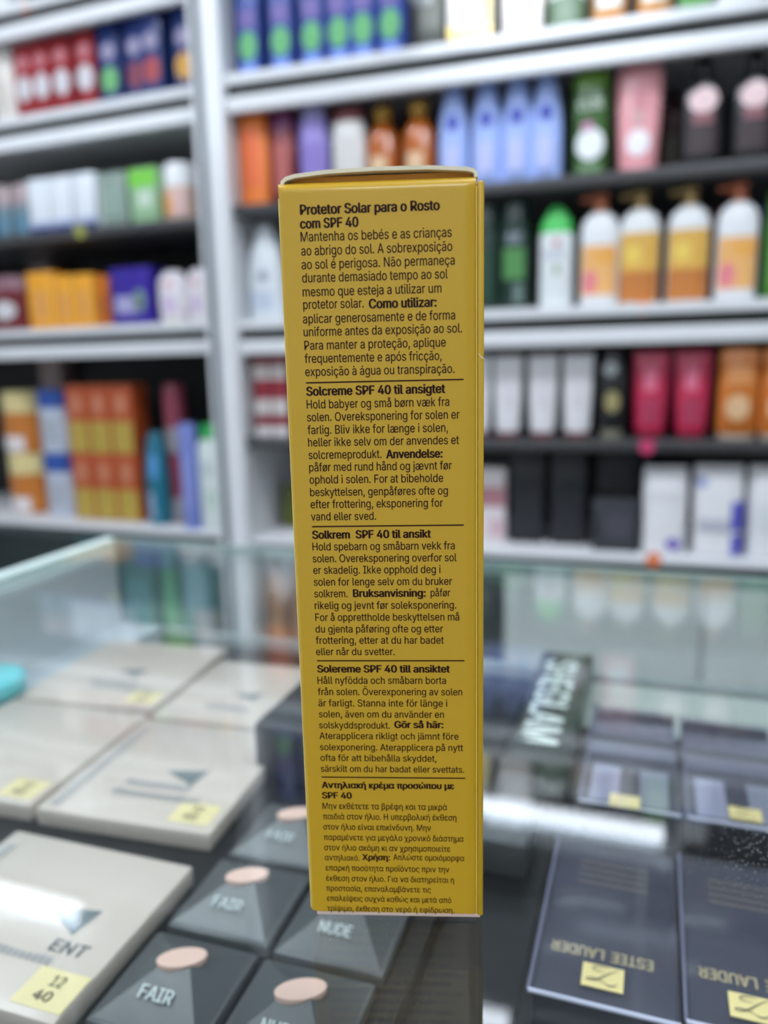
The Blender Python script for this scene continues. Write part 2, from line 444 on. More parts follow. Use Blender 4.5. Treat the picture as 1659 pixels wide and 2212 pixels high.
def carton(key, name, label, cat, body, depth=0.05, panels=(), group=None, h=None, w=None, name_body='carton_body'):
    loc, a, ww, hh = place(key, depth); w = w or ww * 0.97; h = h or hh
    t = thing(name, label, cat, loc, a, group)
    b = bmesh.new(); box(b, -w / 2, w / 2, -depth / 2, depth / 2, 0, h, 0, 0.0012); obj(name_body, b, body, t)
    for (pn, shape, cx, cz, pw, ph, pm) in panels:
        b = bmesh.new(); y = -depth / 2 - 0.0009
        if shape == 'disc':
            n = 28
            for (yy, rev) in ((y, False),):
                vs = [b.verts.new((cx * w + pw * w / 2 * math.cos(2 * math.pi * i / n), yy, cz * h + ph * h / 2 * math.sin(2 * math.pi * i / n))) for i in range(n)]
                vb = [b.verts.new((v.co.x, -depth / 2, v.co.z)) for v in vs]
                b.faces.new(vs)
                for i in range(n): b.faces.new((vs[i], vb[i], vb[(i + 1) % n], vs[(i + 1) % n]))
        elif shape == 'tri':
            q = [(cx * w - pw * w / 2, cz * h - ph * h / 2), (cx * w + pw * w / 2, cz * h - ph * h / 2), (cx * w + pw * w / 2, cz * h + ph * h / 2)]
            vs = [b.verts.new((x, y, z)) for x, z in q]; vb = [b.verts.new((x, -depth / 2, z)) for x, z in q]
            b.faces.new(vs)
            for i in range(3): b.faces.new((vs[i], vb[i], vb[(i + 1) % 3], vs[(i + 1) % 3]))
        else:
            box(b, cx * w - pw * w / 2, cx * w + pw * w / 2, y, -depth / 2 + 0.0002, cz * h - ph * h / 2, cz * h + ph * h / 2)
        obj(pn, b, pm, t)
    return t
def vessel(key, name, label, cat, body, secs, caps=(), labels=(), dr=0.6, group=None, h=None, w=None):
    """secs: (z, half width, half depth, exponent) as fractions of height / width; caps: (name, secs, material); labels: (name, z0, z1, x0, x1, ellipse, material)"""
    f, u, w0, z0, ww, hh = P[key]; w = w or ww; h = h or hh
    loc = wpos(f, u, w0 + w * dr / 2, z0 + LIFT)
    t = thing(name, label, cat, loc, FRAMES[f], group)
    S = [(a * h, b * w, c * w * dr, e) for a, b, c, e in secs]
    bm = bmesh.new(); loft(bm, S); obj('body', bm, body, t)
    for (cn, cs, cm) in caps:
        bm = bmesh.new(); loft(bm, [(a * h, b * w, c * w * dr, e) for a, b, c, e in cs]); obj(cn, bm, cm, t)
    for (ln, a, b, x0, x1, el, lm) in labels:
        bm = bmesh.new(); patch(bm, S, a * h, b * h, x0, x1, el); obj(ln, bm, lm, t)
    return t
def again(src, key, label, group, depth=None, dr=0.6, w=None, scale=None):
    f, u, w0, z0, ww, hh = P[key]
    d = depth if depth else (w or ww) * dr
    r = dup(src, wpos(f, u, w0 + d / 2, z0 + LIFT), FRAMES[f], label, group)
    return r
def pump(w, h, z0, mt_name=None):
    """sections for the collar, plus separate head made by pump_head"""
    return [(z0, 0.16, 0.16 / 0.6, 2), (z0 + 0.05, 0.16, 0.16 / 0.6, 2)]
def pump_head(t, w, h, z0, mt, side=-1, r=0.2):
    bm = bmesh.new()
    cyl_between(bm, (0, 0, z0 * h), (0, 0, z0 * h + 0.014), w * r, 18, w * r * 0.85)
    cyl_between(bm, (0, 0, z0 * h + 0.012), (0, 0, z0 * h + 0.022), w * 0.09, 12)
    box(bm, -w * 0.2, w * 0.2, -w * 0.14, w * 0.14, z0 * h + 0.02, z0 * h + 0.029, 0, 0.003)
    cyl_between(bm, (0, 0, z0 * h + 0.025), (side * w * 0.5, -w * 0.05, z0 * h + 0.021), w * 0.07, 10)
    obj('pump_head', bm, mt, t)
white = mat((232, 234, 236), 0.35); navy = mat((24, 40, 92), 0.3); navy_d = mat((14, 24, 56), 0.35)
BOT = [(0, .44, .42, 2.6), (.015, .49, .48, 2.6), (.7, .5, .5, 2.6), (.8, .46, .46, 2.4), (.86, .3, .34, 2.2), (.88, .2, .25, 2)]
STR = [(0, .46, .44, 2.8), (.015, .5, .5, 2.8), (.97, .5, .5, 2.8), (1, .46, .46, 2.8)]
TUBE = [(0.07, .40, .40, 2), (.12, .43, .42, 2), (.55, .47, .30, 2), (.92, .5, .1, 2.4), (1, .5, .03, 3)]
TCAP = [(0, .37, .37, 2), (.07, .38, .38, 2)]

# ---- right unit, top shelf
G = 'blue gift cartons on the top right shelf'
nb = mat((38, 70, 150), 0.3); grn_p = mat((96, 176, 110), 0.35); pk_p = mat((112, 96, 164), 0.4); lb_p = mat((118, 150, 232), 0.35)
nv = [('upper_print', 'rect', 0, .52, .7, .16, pk_p), ('green_print', 'disc', 0, .28, .8, .26, grn_p), ('pale_print', 'rect', 0, .07, .7, .12, lb_p)]
wh = ('deep blue carton with a green oval, leftmost on the top right shelf', 'deep blue carton with a green oval, second from the white post', 'deep blue carton with a green oval, third from the white post', 'deep blue carton with a green oval, third from the right of its six', 'deep blue carton with a green oval, second from the right of its six', 'deep blue carton with a green oval, last before the grey bottle')
src = carton('nivA1', 'blue_carton', wh[0], 'carton', nb, 0.06, nv, G, h=.20, w=.047)
for i in range(1, 6): again(src, 'nivA%d' % (i + 1), wh[i], G, depth=0.06)
vessel('greyb', 'grey_bottle', 'dark grey bottle between the blue cartons and the white and gold box', 'bottle', mat((96, 98, 92), 0.3), BOT, [('cap', [(.88, .22, .3, 2), (1, .22, .3, 2)], mat((40, 42, 42), 0.4))], [('label', .2, .6, -.7, .7, False, mat((120, 122, 114), .5))], h=.2)
carton('whgold', 'perfume_carton', 'white carton with a gold base band on the top right shelf', 'carton', mat((236, 233, 226), 0.3), 0.06, [('gold_band', 'rect', 0, .12, 1.0, .2, mat((222, 196, 120), 0.25, 0.3)), ('gold_corner', 'rect', .36, .38, .26, .3, mat((230, 214, 130), 0.3))], h=.16)
carton('pinkwh', 'pale_carton', 'plain off-white carton beside the white and gold carton', 'carton', mat((232, 222, 214), 0.4), 0.06, [('panel', 'rect', 0, .6, .7, .5, mat((240, 236, 232), 0.4))], h=.16)
JAR = [(0, .46, .46, 2.2), (.03, .5, .5, 2.2), (.6, .5, .5, 2.2), (.62, .47, .47, 2)]
JLID = [(.62, .5, .5, 2), (.97, .5, .5, 2), (1, .47, .47, 2)]
vessel('gjar', 'green_jar', 'dark green jar with a white lid on the top right shelf', 'jar', mat((88, 112, 84), 0.3), JAR, [('lid', JLID, mat((226, 232, 228), 0.35))], dr=1.0, h=.095)
oj = vessel('ojar1', 'amber_jar', 'amber jar with a white lid, beside the green jar', 'jar', mat((196, 134, 58), 0.3), JAR, [('lid', JLID, white)], [('label', .3, .55, -.7, .7, False, mat((206, 212, 208), .4))], dr=1.0, group='amber jars on the top right shelf', h=.095, w=.055)
again(oj, 'ojar2', 'amber jar with a white lid, farther from the green jar', 'amber jars on the top right shelf', dr=1.0, w=.055)
carton('gcarton', 'green_carton', 'green carton at the right end of the top shelf', 'carton', mat((86, 150, 72), 0.4), 0.05, [('panel', 'rect', 0, .5, .7, .4, mat((160, 200, 130), .4))], h=.14)
carton('wcarton', 'white_carton', 'white carton with a blue stripe at the right end of the top shelf', 'carton', white, 0.05, [('blue_stripe', 'rect', 0, .6, 1.0, .12, mat((90, 120, 190), .4))], h=.15)

# ---- right unit, second shelf
vessel('orange', 'orange_bottle', 'bright orange straight bottle beside the white post', 'bottle', mat((238, 128, 52), 0.3), STR, [('cap', [(.9, .5, .5, 2.8), (1, .46, .46, 2.8)], mat((176, 72, 40), .3))], [('label', .2, .8, -.6, .5, False, mat((232, 112, 62), .4))], h=.176)
vessel('maroon', 'maroon_bottle', 'maroon bottle with a purple cap beside the orange bottle', 'bottle', mat((120, 34, 40), 0.3), [(0, .46, .44, 2.6), (.02, .5, .5, 2.6), (.74, .5, .5, 2.6), (.76, .46, .46, 2.4)], [('cap', [(.76, .48, .48, 2.6), (.98, .48, .48, 2.6), (1, .44, .44, 2.6)], mat((104, 28, 84), .35))], [('label', .12, .64, -.7, .6, False, mat((176, 92, 88), .4))])
vessel('lav', 'lavender_bottle', 'lavender bottle between maroon and white bottles', 'bottle', mat((150, 134, 206), 0.3), [(0, .46, .44, 2.6), (.02, .5, .5, 2.6), (.8, .5, .5, 2.4), (.84, .44, .44, 2.2)], [('cap', [(.84, .42, .42, 2.2), (.98, .4, .4, 2.2), (1, .36, .36, 2.2)], mat((172, 168, 216), .3))], [('label', .15, .6, -.6, .7, False, mat((136, 118, 192), .4))])
vessel('white', 'white_bottle', 'white bottle with a dull red cap on the second right shelf', 'bottle', mat((228, 226, 222), 0.35), [(0, .46, .44, 2.4), (.02, .5, .5, 2.4), (.82, .5, .5, 2.4), (.86, .46, .46, 2.2)], [('cap', [(.86, .46, .46, 2.2), (.98, .45, .45, 2.2), (1, .4, .4, 2.2)], mat((130, 66, 68), .4))], [('label', .1, .7, -.6, .6, False, mat((210, 208, 204), .4))])
AMB = [(0, .44, .44, 2.2), (.02, .5, .5, 2.2), (.62, .5, .5, 2.2), (.74, .36, .36, 2), (.8, .2, .2, 2)]
amb_m = mat((176, 92, 26), 0.15, coat=.5)
am = vessel('amb1', 'amber_bottle', 'amber bottle with round gold stopper, beside the white bottle', 'bottle', amb_m, AMB, [('stopper', [(.8, .16, .16, 2), (.84, .28, .28, 2), (.92, .33, .33, 2), (.98, .26, .26, 2), (1, .1, .1, 2)], mat((190, 146, 66), .2, .7))], [('label', .1, .42, -.6, .4, False, mat((226, 190, 150), .4))], dr=.9, group='amber bottles with gold stoppers', w=.062, h=.167)
again(am, 'amb2', 'amber bottle with round gold stopper, beside the light blue bottles', 'amber bottles with gold stoppers', dr=.9, w=.062)
BLU = [(0, .44, .42, 2.4), (.02, .5, .5, 2.4), (.5, .5, .5, 2.3), (.7, .44, .46, 2.2), (.9, .32, .36, 2.1), (.97, .28, .3, 2), (1, .22, .24, 2)]
bl = vessel('blue1', 'light_blue_bottle', 'light blue lotion bottle with a navy disc, nearest the amber bottles', 'bottle', mat((162, 184, 240), 0.3), BLU, [], [('navy_disc', .55, .72, -.45, .45, True, mat((46, 66, 170), .35)), ('print', .12, .42, -.5, .4, False, mat((184, 190, 236), .35))], group='light blue lotion bottles', w=.056, h=.178)
for k, lb in ((2, 'light blue lotion bottle with a navy disc, second from the amber bottles'), (3, 'light blue lotion bottle with a navy disc, second from the green bottle'), (4, 'light blue lotion bottle with a navy disc, beside the green bottle')):
    again(bl, 'blue%d' % k, lb, 'light blue lotion bottles', w=.056)
gb = vessel('green', 'green_bottle', 'dark green shampoo bottle with white lettering and a white oval', 'bottle', mat((56, 96, 40), 0.25, coat=.4), [(0, .46, .44, 2.8), (.02, .5, .5, 2.8), (.78, .5, .5, 2.8), (.8, .49, .49, 2.6)], [('cap', [(.8, .5, .5, 2.6), (.95, .47, .46, 2.4), (1, .34, .34, 2.2)], mat((104, 150, 52), .15, coat=.6))], [('white_oval', .14, .44, -.75, .75, True, mat((232, 236, 238), .35)), ('pink_flower', .40, .5, -.5, .2, True, mat((186, 130, 160), .4)), ('lower_print', .04, .12, -.6, .6, False, mat((106, 140, 98), .4))])
bm = bmesh.new(); put_text(bm, 'LUX', (-.021, -.0228, .108), (1, 0, 0), (0, 0, 1), .042, .015, .02); obj('lettering', bm, mat((214, 226, 210), .4), gb)
vessel('pink', 'pink_tube', 'pink conditioner tube with a white panel, tallest on the second shelf', 'tube', mat((238, 168, 172), 0.22, coat=.4), [(0, .36, .5, 2.4), (.04, .4, .5, 2.4), (.5, .46, .5, 2.4), (.86, .5, .46, 2.2), (.95, .46, .4, 2.1), (1, .28, .26, 2)], [], [('white_panel', .14, .38, -.55, .55, True, mat((240, 236, 240), .35)), ('upper_print', .55, .75, -.3, .35, False, mat((208, 136, 146), .35)), ('lower_band', .1, .125, -.7, .7, False, mat((224, 140, 150), .35)), ('grey_print', .40, .54, -.35, .25, False, mat((204, 160, 160), .35))])
vessel('darkred', 'slim_bottle', 'slim dark red bottle set back behind the pink tube', 'bottle', mat((70, 18, 20), 0.4), BOT, [('cap', [(.88, .3, .4, 2), (1, .28, .36, 2)], mat((30, 12, 12), .4))], [('label', .2, .5, -.6, .6, False, mat((90, 84, 70), .4))], w=.03)
vessel('greyslim', 'slim_bottle', 'slim greyish bottle set back left of the black pump bottles', 'bottle', mat((92, 90, 84), 0.4), BOT, [('cap', [(.88, .3, .4, 2), (1, .28, .36, 2)], mat((60, 60, 58), .4))], [('label', .2, .5, -.6, .6, False, mat((110, 106, 92), .4))], w=.03)
bk = mat((26, 27, 31), 0.3, coat=.3); bkl = mat((60, 48, 52), .4)
PB = [(0, .46, .44, 2.8), (.02, .5, .5, 2.8), (.62, .5, .5, 2.8), (.74, .34, .34, 2.4), (.78, .18, .24, 2)]
def black_pump(key, lab):
    t = vessel(key, 'black_pump_bottle', lab, 'bottle', bk, PB, [('collar', [(.78, .2, .32, 2), (.84, .2, .32, 2)], bk)], [('pink_disc', .45, .67, -.68, .68, True, mat((238, 208, 208), .4)), ('pink_tail', .36, .46, -.5, .5, False, mat((140, 92, 98), .4)), ('lower_print', .1, .34, -.7, .7, False, bkl)], group='black pump bottles on the second shelf', w=.066, h=.185)
    pump_head(t, .066, .185, .84, bk, -1)
    return t
bp = black_pump('bp1', 'black pump bottle with a pink disc, nearer the pink tube')
again(bp, 'bp2', 'black pump bottle with a pink disc, at the right edge of the photo', 'black pump bottles on the second shelf', w=.066)

# ---- right unit, third shelf
wt = vessel('wtall', 'white_pump_bottle', 'tall white bottle with a sloping shoulder left of the yellow carton', 'bottle', mat((226, 232, 236), 0.3), [(0, .46, .44, 2.6), (.02, .5, .5, 2.6), (.45, .5, .5, 2.6), (.7, .42, .44, 2.3), (.9, .24, .3, 2.1), (1, .12, .16, 2)], [], [('grey_emblem', .4, .52, -.3, .3, True, mat((150, 156, 172), .4)), ('blue_print', .1, .3, -.7, .5, False, mat((196, 206, 222), .4))])
dgm = mat((16, 48, 36), 0.22, coat=.4)
DG = [(0, .46, .44, 2.6), (.02, .5, .5, 2.6), (.66, .5, .5, 2.6), (.72, .46, .46, 2.4)]
DGC = [('cap', [(.72, .47, .47, 2.4), (.97, .44, .44, 2.2), (1, .38, .38, 2.2)], mat((14, 44, 34), .25))]
vessel('dg1', 'dark_green_bottle', 'dark green bottle with no bright label, right next to the yellow carton', 'bottle', dgm, DG, DGC, [('label', .1, .55, -.5, .6, False, mat((22, 62, 44), .4))], w=.05)
vessel('dg2', 'dark_green_bottle', 'dark green bottle with a bright green label, left of the green-capped bottle', 'bottle', dgm, DG, DGC, [('green_label', .28, .56, -.7, .7, False, mat((78, 138, 74), .4)), ('grey_print', .60, .7, -.5, .5, False, mat((112, 122, 130), .4)), ('lower_print', .06, .24, 0, .6, False, mat((104, 124, 118), .4))])
vessel('gcap', 'white_bottle', 'white shampoo bottle with a bright green cap on the third right shelf', 'bottle', mat((232, 238, 238), 0.3), [(0, .46, .44, 2.6), (.02, .5, .5, 2.6), (.7, .5, .5, 2.5), (.74, .48, .48, 2.4)], [('cap', [(.74, .5, .5, 2.4), (.86, .44, .44, 2.3), (.96, .28, .3, 2.1), (1, .14, .16, 2)], mat((72, 200, 92), .3))], [('red_mark', .6, .68, -.2, .3, True, mat((190, 120, 132), .4)), ('grey_print', .48, .58, -.7, .5, False, mat((206, 210, 218), .4)), ('leaf_mark', .32, .44, -.1, .25, True, mat((150, 172, 136), .4))])
PMP = [(0, .46, .44, 2.6), (.02, .5, .5, 2.6), (.7, .5, .5, 2.6), (.78, .44, .46, 2.4), (.84, .28, .34, 2.2), (.86, .18, .26, 2)]
def orange_pump(key, lab):
    t = vessel(key, 'orange_pump_bottle', lab, 'bottle', mat((236, 238, 240), 0.3), PMP, [('collar', [(.855, .2, .3, 2), (.89, .2, .3, 2)], mat((214, 130, 92), .35))], [('orange_label', .1, .55, -.88, .88, False, mat((240, 182, 112), .35)), ('pink_fruit', .1, .34, -.85, -.05, True, mat((232, 132, 142), .35)), ('gold_print', .4, .48, -.2, .85, False, mat((240, 170, 62), .35))], group='white bottles with orange pumps', w=.066, h=.19)
    pump_head(t, .066, .19, .86, mat((206, 118, 82), .35), -1)
    return t
op = orange_pump('opump1', 'white bottle with an orange pump and fruit label, left of the gold-labelled bottles')
again(op, 'opump2', 'white bottle with an orange pump and fruit label, right of the gold-labelled bottles', 'white bottles with orange pumps', w=.066)
def gold_pump(key, lab):
    t = vessel(key, 'gold_label_bottle', lab, 'bottle', mat((232, 234, 234), 0.3), PMP, [('collar', [(.855, .2, .3, 2), (.89, .2, .3, 2)], mat((176, 146, 92), .3, .3))], [('gold_label', .3, .64, -.92, .92, False, mat((226, 178, 84), .35)), ('amber_label', .02, .3, -.92, .92, False, mat((196, 122, 56), .35)), ('yellow_print', .36, .54, -.7, .1, True, mat((240, 208, 96), .35))], group='white bottles with gold labels', w=.068, h=.19)
    pump_head(t, .068, .19, .86, mat((176, 146, 92), .3, .3), -1)
    return t
gp = gold_pump('gold1', 'white pump bottle with a gold label, above the orange price dot')
again(gp, 'gold2', 'white pump bottle with a gold label, right of its twin', 'white bottles with gold labels', w=.068)
vessel('dgr', 'green_bottle', 'leaf green bottle cut by the right edge of the photo', 'bottle', mat((66, 120, 34), 0.3), DG, [('cap', DGC[0][1], mat((60, 104, 36), .3))], [('label', .1, .5, -.6, .6, False, mat((100, 150, 70), .4))], h=.18)
vessel('dredC', 'slim_bottle', 'slim dark red bottle set back between gold and orange-pump bottles', 'bottle', mat((84, 22, 34), 0.4), STR, [('cap', [(.9, .5, .5, 2.6), (1, .46, .46, 2.6)], mat((50, 14, 22), .4))], [('label', .2, .5, -.6, .6, False, mat((100, 50, 54), .4))], w=.03, h=.17)
vessel('bluC', 'blue_bottle', 'dark blue bottle set back at the right edge of the third shelf', 'bottle', mat((26, 52, 110), 0.35), STR, [('cap', [(.9, .5, .5, 2.6), (1, .46, .46, 2.6)], mat((20, 40, 90), .4))], [('label', .2, .5, -.6, .6, False, mat((60, 90, 150), .4))], h=.175)

# ---- right unit, fourth shelf
rw = mat((142, 40, 54), 0.35)
rwp = [('white_band', 'rect', 0, .74, 1.0, .16, mat((206, 198, 194), .4)), ('lower_white_band', 'rect', 0, .34, 1.0, .18, mat((206, 198, 194), .4)), ('foot_band', 'rect', 0, .06, 1.0, .12, mat((220, 216, 214), .4))]
r1 = carton('redw', 'red_striped_carton', 'red and white striped carton beside the white post', 'carton', rw, 0.05, rwp, 'red striped cartons', h=.18, w=.036)
again(r1, 'redw2', 'red and white striped carton half hidden by the yellow carton', 'red striped cartons', depth=.05)
wtm = mat((230, 228, 230), 0.3)
w1 = vessel('wt0', 'white_tube', 'white cream tube half hidden by the yellow carton', 'tube', wtm, TUBE, [('cap', TCAP, mat((112, 44, 50), .35))], [('print', .35, .8, -.5, .5, False, mat((216, 212, 216), .35))], group='white cream tubes with dark red caps', w=.055, h=.155)
for k, lb in ((1, 'white cream tube with a dark red cap, first clear of the yellow carton'), (2, 'white cream tube with a dark red cap, second from the black bottle'), (3, 'white cream tube with a dark red cap, beside the black and gold bottle')):
    again(w1, 'wt%d' % k, lb, 'white cream tubes with dark red caps', w=.055)
vessel('blackgold', 'black_bottle', 'black bottle with gold medallions between white and crimson tubes', 'bottle', mat((24, 25, 27), 0.25, coat=.4), [(.1, .44, .44, 2.6), (.12, .48, .48, 2.6), (.8, .5, .5, 2.6), (.9, .42, .42, 2.2), (1, .3, .3, 2)], [('foot', [(0, .4, .4, 2.2), (.1, .42, .42, 2.2)], mat((150, 146, 128), .3, .4))], [('gold_medallion', .3, .55, -.55, .55, True, mat((176, 164, 114), .3, .3)), ('silver_medallion', .72, .88, -.7, .3, True, mat((160, 166, 166), .3, .3))])
crm = mat((188, 22, 70), 0.25, coat=.4)
c1 = vessel('crim1', 'crimson_tube', 'crimson tube beside the black and gold bottle', 'tube', crm, TUBE, [('cap', TCAP, mat((120, 14, 44), .35))], [('print', .55, .8, -.4, .3, False, mat((226, 110, 140), .35)), ('lower_print', .16, .45, -.5, .5, False, mat((170, 50, 84), .35))], group='crimson tubes on the fourth right shelf', w=.062, h=.157)
again(c1, 'crim2', 'crimson tube nearer the orange bottles', 'crimson tubes on the fourth right shelf', w=.062)
oam = mat((206, 116, 40), 0.2, coat=.4)
o1 = vessel('oam1', 'orange_amber_bottle', 'orange amber bottle right of the crimson tubes', 'bottle', oam, [(.05, .46, .44, 2.6), (.07, .5, .5, 2.6), (.82, .5, .5, 2.6), (.84, .48, .48, 2.4)], [('cap', [(.84, .5, .5, 2.4), (.97, .5, .5, 2.4), (1, .46, .46, 2.4)], mat((236, 150, 86), .15, coat=.6)), ('foot', [(0, .45, .43, 2.6), (.05, .46, .44, 2.6)], mat((200, 186, 168), .4))], [('pale_label', .2, .5, -.6, .55, True, mat((228, 186, 140), .35)), ('upper_print', .6, .8, -.6, .6, False, mat((222, 150, 90), .35))], group='orange amber bottles on the fourth right shelf', w=.066, h=.158)
again(o1, 'oam2', 'orange amber bottle cut by the right edge of the photo', 'orange amber bottles on the fourth right shelf', w=.066)

# ---- right unit, bottom shelf
vessel('gth', 'olive_jar', 'olive green jar low beside the yellow carton', 'jar', mat((104, 112, 40), .4), JAR, [('lid', JLID, mat((90, 98, 40), .4))], dr=1.0)
carton('pinkb', 'pink_carton', 'white and dull pink carton low right of the yellow carton', 'carton', mat((226, 216, 218), .4), .05, [('pink_band', 'rect', 0, .62, 1.0, .26, mat((178, 126, 134), .4)), ('lower_print', 'rect', .2, .2, .5, .24, mat((208, 178, 186), .4))], h=.15)
bc = mat((30, 32, 36), .4)
b1 = carton('blk1', 'black_carton', 'tall black carton on the bottom shelf, left of its twin', 'carton', bc, .07, [('panel', 'rect', 0, .35, .84, .5, mat((40, 42, 47), .4))], 'tall black cartons on the bottom shelf', h=.188, w=.064)
again(b1, 'blk2', 'tall black carton on the bottom shelf, in the middle of the black group', 'tall black cartons on the bottom shelf', depth=.07)
carton('blk3', 'black_pouch_carton', 'low dark grey carton in front of a tall black carton', 'carton', mat((52, 54, 60), .4), .06, [('grey_print', 'rect', .05, .5, .6, .5, mat((76, 76, 84), .4))])
carton('blk4', 'black_carton', 'tall black carton with a green line, behind the low grey carton', 'carton', mat((30, 33, 36), .4), .07, [('green_line', 'rect', 0, .50, .9, .05, mat((44, 78, 44), .4))])
def pack(key, lab, panels, h):
    loc, a, ww, hh = place(key, .075); t = thing('white_pack', lab, 'pack', loc, a)
    w = ww * .97
    b = bmesh.new(); loft(b, [(0, w * .46, .03, 3.5), (.006, w * .5, .036, 3.5), (h * .5, w * .5, .0375, 3.2), (h * .88, w * .5, .03, 3), (h * .97, w * .48, .008, 3), (h, w * .48, .003, 3)]); obj('wrapper', b, mat((234, 234, 236), .3, bump=.2), t)
    S = [(0, w * .46, .03, 3.5), (.006, w * .5, .036, 3.5), (h * .5, w * .5, .0375, 3.2), (h * .88, w * .5, .03, 3), (h, w * .48, .003, 3)]
    for (n, z0, z1, x0, x1, el, m_) in panels:
        b = bmesh.new(); patch(b, S, z0 * h, z1 * h, x0, x1, el, .001); obj(n, b, m_, t)
    return t
pm_ = mat((120, 96, 190), .4); pb_ = mat((92, 92, 196), .4)
pack('wp1', 'white soft pack with a small purple mark, right of the black cartons', [('purple_mark', .06, .2, .05, .75, True, pm_), ('top_seam_print', .62, .74, -.8, .8, False, mat((222, 222, 224), .35))], .16)
pack('wp2', 'white soft pack with blue-violet corners, second from the right edge', [('violet_corner', .3, .62, .45, .97, False, pb_), ('lower_violet', .02, .26, .5, .97, False, pb_), ('grey_band', .28, .42, -.8, .5, False, mat((190, 192, 204), .35)), ('top_mark', .76, .88, -.9, -.5, True, mat((150, 160, 210), .35))], .165)
pack('wp3', 'plain white soft pack at the right edge of the bottom shelf', [('pale_print', .3, .6, -.6, .6, False, mat((222, 226, 228), .35))], .165)
oc = mat((196, 130, 76), .4)
o2 = vessel('of1', 'copper_bottle', 'copper orange bottle low down beside the double post', 'bottle', oc, BOT, [('cap', [(.88, .2, .3, 2), (1, .2, .3, 2)], mat((150, 80, 50), .4))], [('label', .2, .6, -.7, .7, False, mat((206, 154, 110), .4))], group='copper bottles under the bottom shelf', h=.27, w=.05)
again(o2, 'of2', 'copper orange bottle low down, half hidden by the yellow carton', 'copper bottles under the bottom shelf', w=.05)

# ---- left unit, uppermost and top shelf
carton('zwhite', 'white_carton', 'white carton in the very top left corner of the photo', 'carton', white, .06, [('panel', 'rect', 0, .6, .6, .4, mat((210, 214, 218), .4))])
vessel('lwhite', 'white_bottle', 'white bottle at the left edge, beside the red cartons', 'bottle', mat((222, 216, 208), .35), STR, [('cap', [(.86, .46, .46, 2.6), (1, .42, .42, 2.6)], white)], [('label', .2, .6, -.6, .6, False, mat((208, 200, 192), .4))], w=.07)
rd = mat((150, 30, 40), .3)
rp = [('silver_disc', 'disc', 0, .42, .86, .34, mat((206, 204, 208), .35)), ('upper_mark', 'disc', 0, .76, .7, .2, mat((186, 116, 122), .3, coat=.5))]
GR = 'red cartons with silver discs'
r0 = carton('red1', 'red_carton', 'red carton with a silver disc, leftmost of four, by the white bottle', 'carton', rd, .05, rp, GR, h=.155, w=.05)
for k, lb in ((2, 'red carton with a silver disc, second of four from the left'), (3, 'red carton with a silver disc, third of four from the left'), (4, 'red carton with a silver disc, beside the blue carton with a green oval')):
    again(r0, 'red%d' % k, lb, GR, depth=.05)
def lblue(key, lab, pc):
    return carton(key, 'blue_carton', lab, 'carton', mat((30, 50, 108), .3), .06, [('pale_print', 'disc', 0, .62, .7, .2, mat((150, 144, 170), .35)), ('round_print', 'disc', 0, .3, .8, .3, mat(pc, .35))], h=.172, w=.052)
lblue('nl1', 'navy blue carton with a green round print, right of the red cartons', (112, 178, 112))
lblue('nl2', 'navy blue carton with a dull red round print, left of two such', (130, 60, 76))
lblue('nl3', 'navy blue carton with a dull red round print, right of two such', (168, 70, 74))
lblue('nl4', 'navy blue carton with an orange round print, against the left post', (214, 160, 64))

# ---- left unit, second shelf
gj = vessel('gj1', 'grey_jar', 'grey jar with a pinkish lid, cut by the left edge', 'jar', mat((110, 132, 142), .35), JAR, [('lid', [(.62, .48, .48, 2), (.97, .48, .48, 2), (1, .45, .45, 2)], mat((168, 150, 152), .35))], [('blue_label', .08, .4, -.7, .7, False, mat((92, 134, 158), .4))], dr=1.0, group='grey jars on the second left shelf', w=.054, h=.118)
again(gj, 'gj2', 'grey jar with a pinkish lid, beside the white cartons', 'grey jars on the second left shelf', dr=1.0, w=.054)
wbm = mat((222, 228, 234), .35)
wb = carton('wb1', 'white_navy_carton', 'white carton with a navy foot, left of three', 'carton', wbm, .06, [('navy_foot', 'rect', 0, .07, 1.0, .14, mat((40, 56, 110), .4)), ('lilac_band', 'rect', 0, .19, 1.0, .08, mat((176, 186, 220), .4))], 'white cartons with navy feet', h=.122, w=.0595)
again(wb, 'wb2', 'white carton with a navy foot, middle of three', 'white cartons with navy feet', depth=.06)
again(wb, 'wb3', 'white carton with a navy foot, right of three, above the green price ring', 'white cartons with navy feet', depth=.06)
carton('gg', 'grey_green_carton', 'grey green carton between white and bright green cartons', 'carton', mat((134, 152, 142), .4), .06, [('panel', 'rect', 0, .45, .7, .5, mat((142, 164, 152), .4)), ('white_edge', 'rect', -.46, .5, .06, .9, mat((206, 212, 208), .4))])
carton('grn', 'green_carton', 'bright green and white carton on the second left shelf', 'carton', mat((150, 188, 146), .4), .06, [('green_top', 'rect', 0, .82, 1.0, .3, mat((122, 204, 72), .35)), ('white_print', 'rect', .05, .45, .5, .3, mat((196, 216, 196), .4))])
vessel('wo', 'white_jar', 'white jar with an orange and pink lower half, next to the post', 'jar', mat((222, 190, 172), .35), JAR, [('lid', [(.56, .5, .5, 2), (.95, .5, .5, 2), (1, .46, .46, 2)], white)], [('orange_print', .12, .46, -.8, -.1, False, mat((236, 168, 106), .4)), ('pink_print', .12, .5, .1, .7, False, mat((226, 190, 186), .4))], dr=.9)

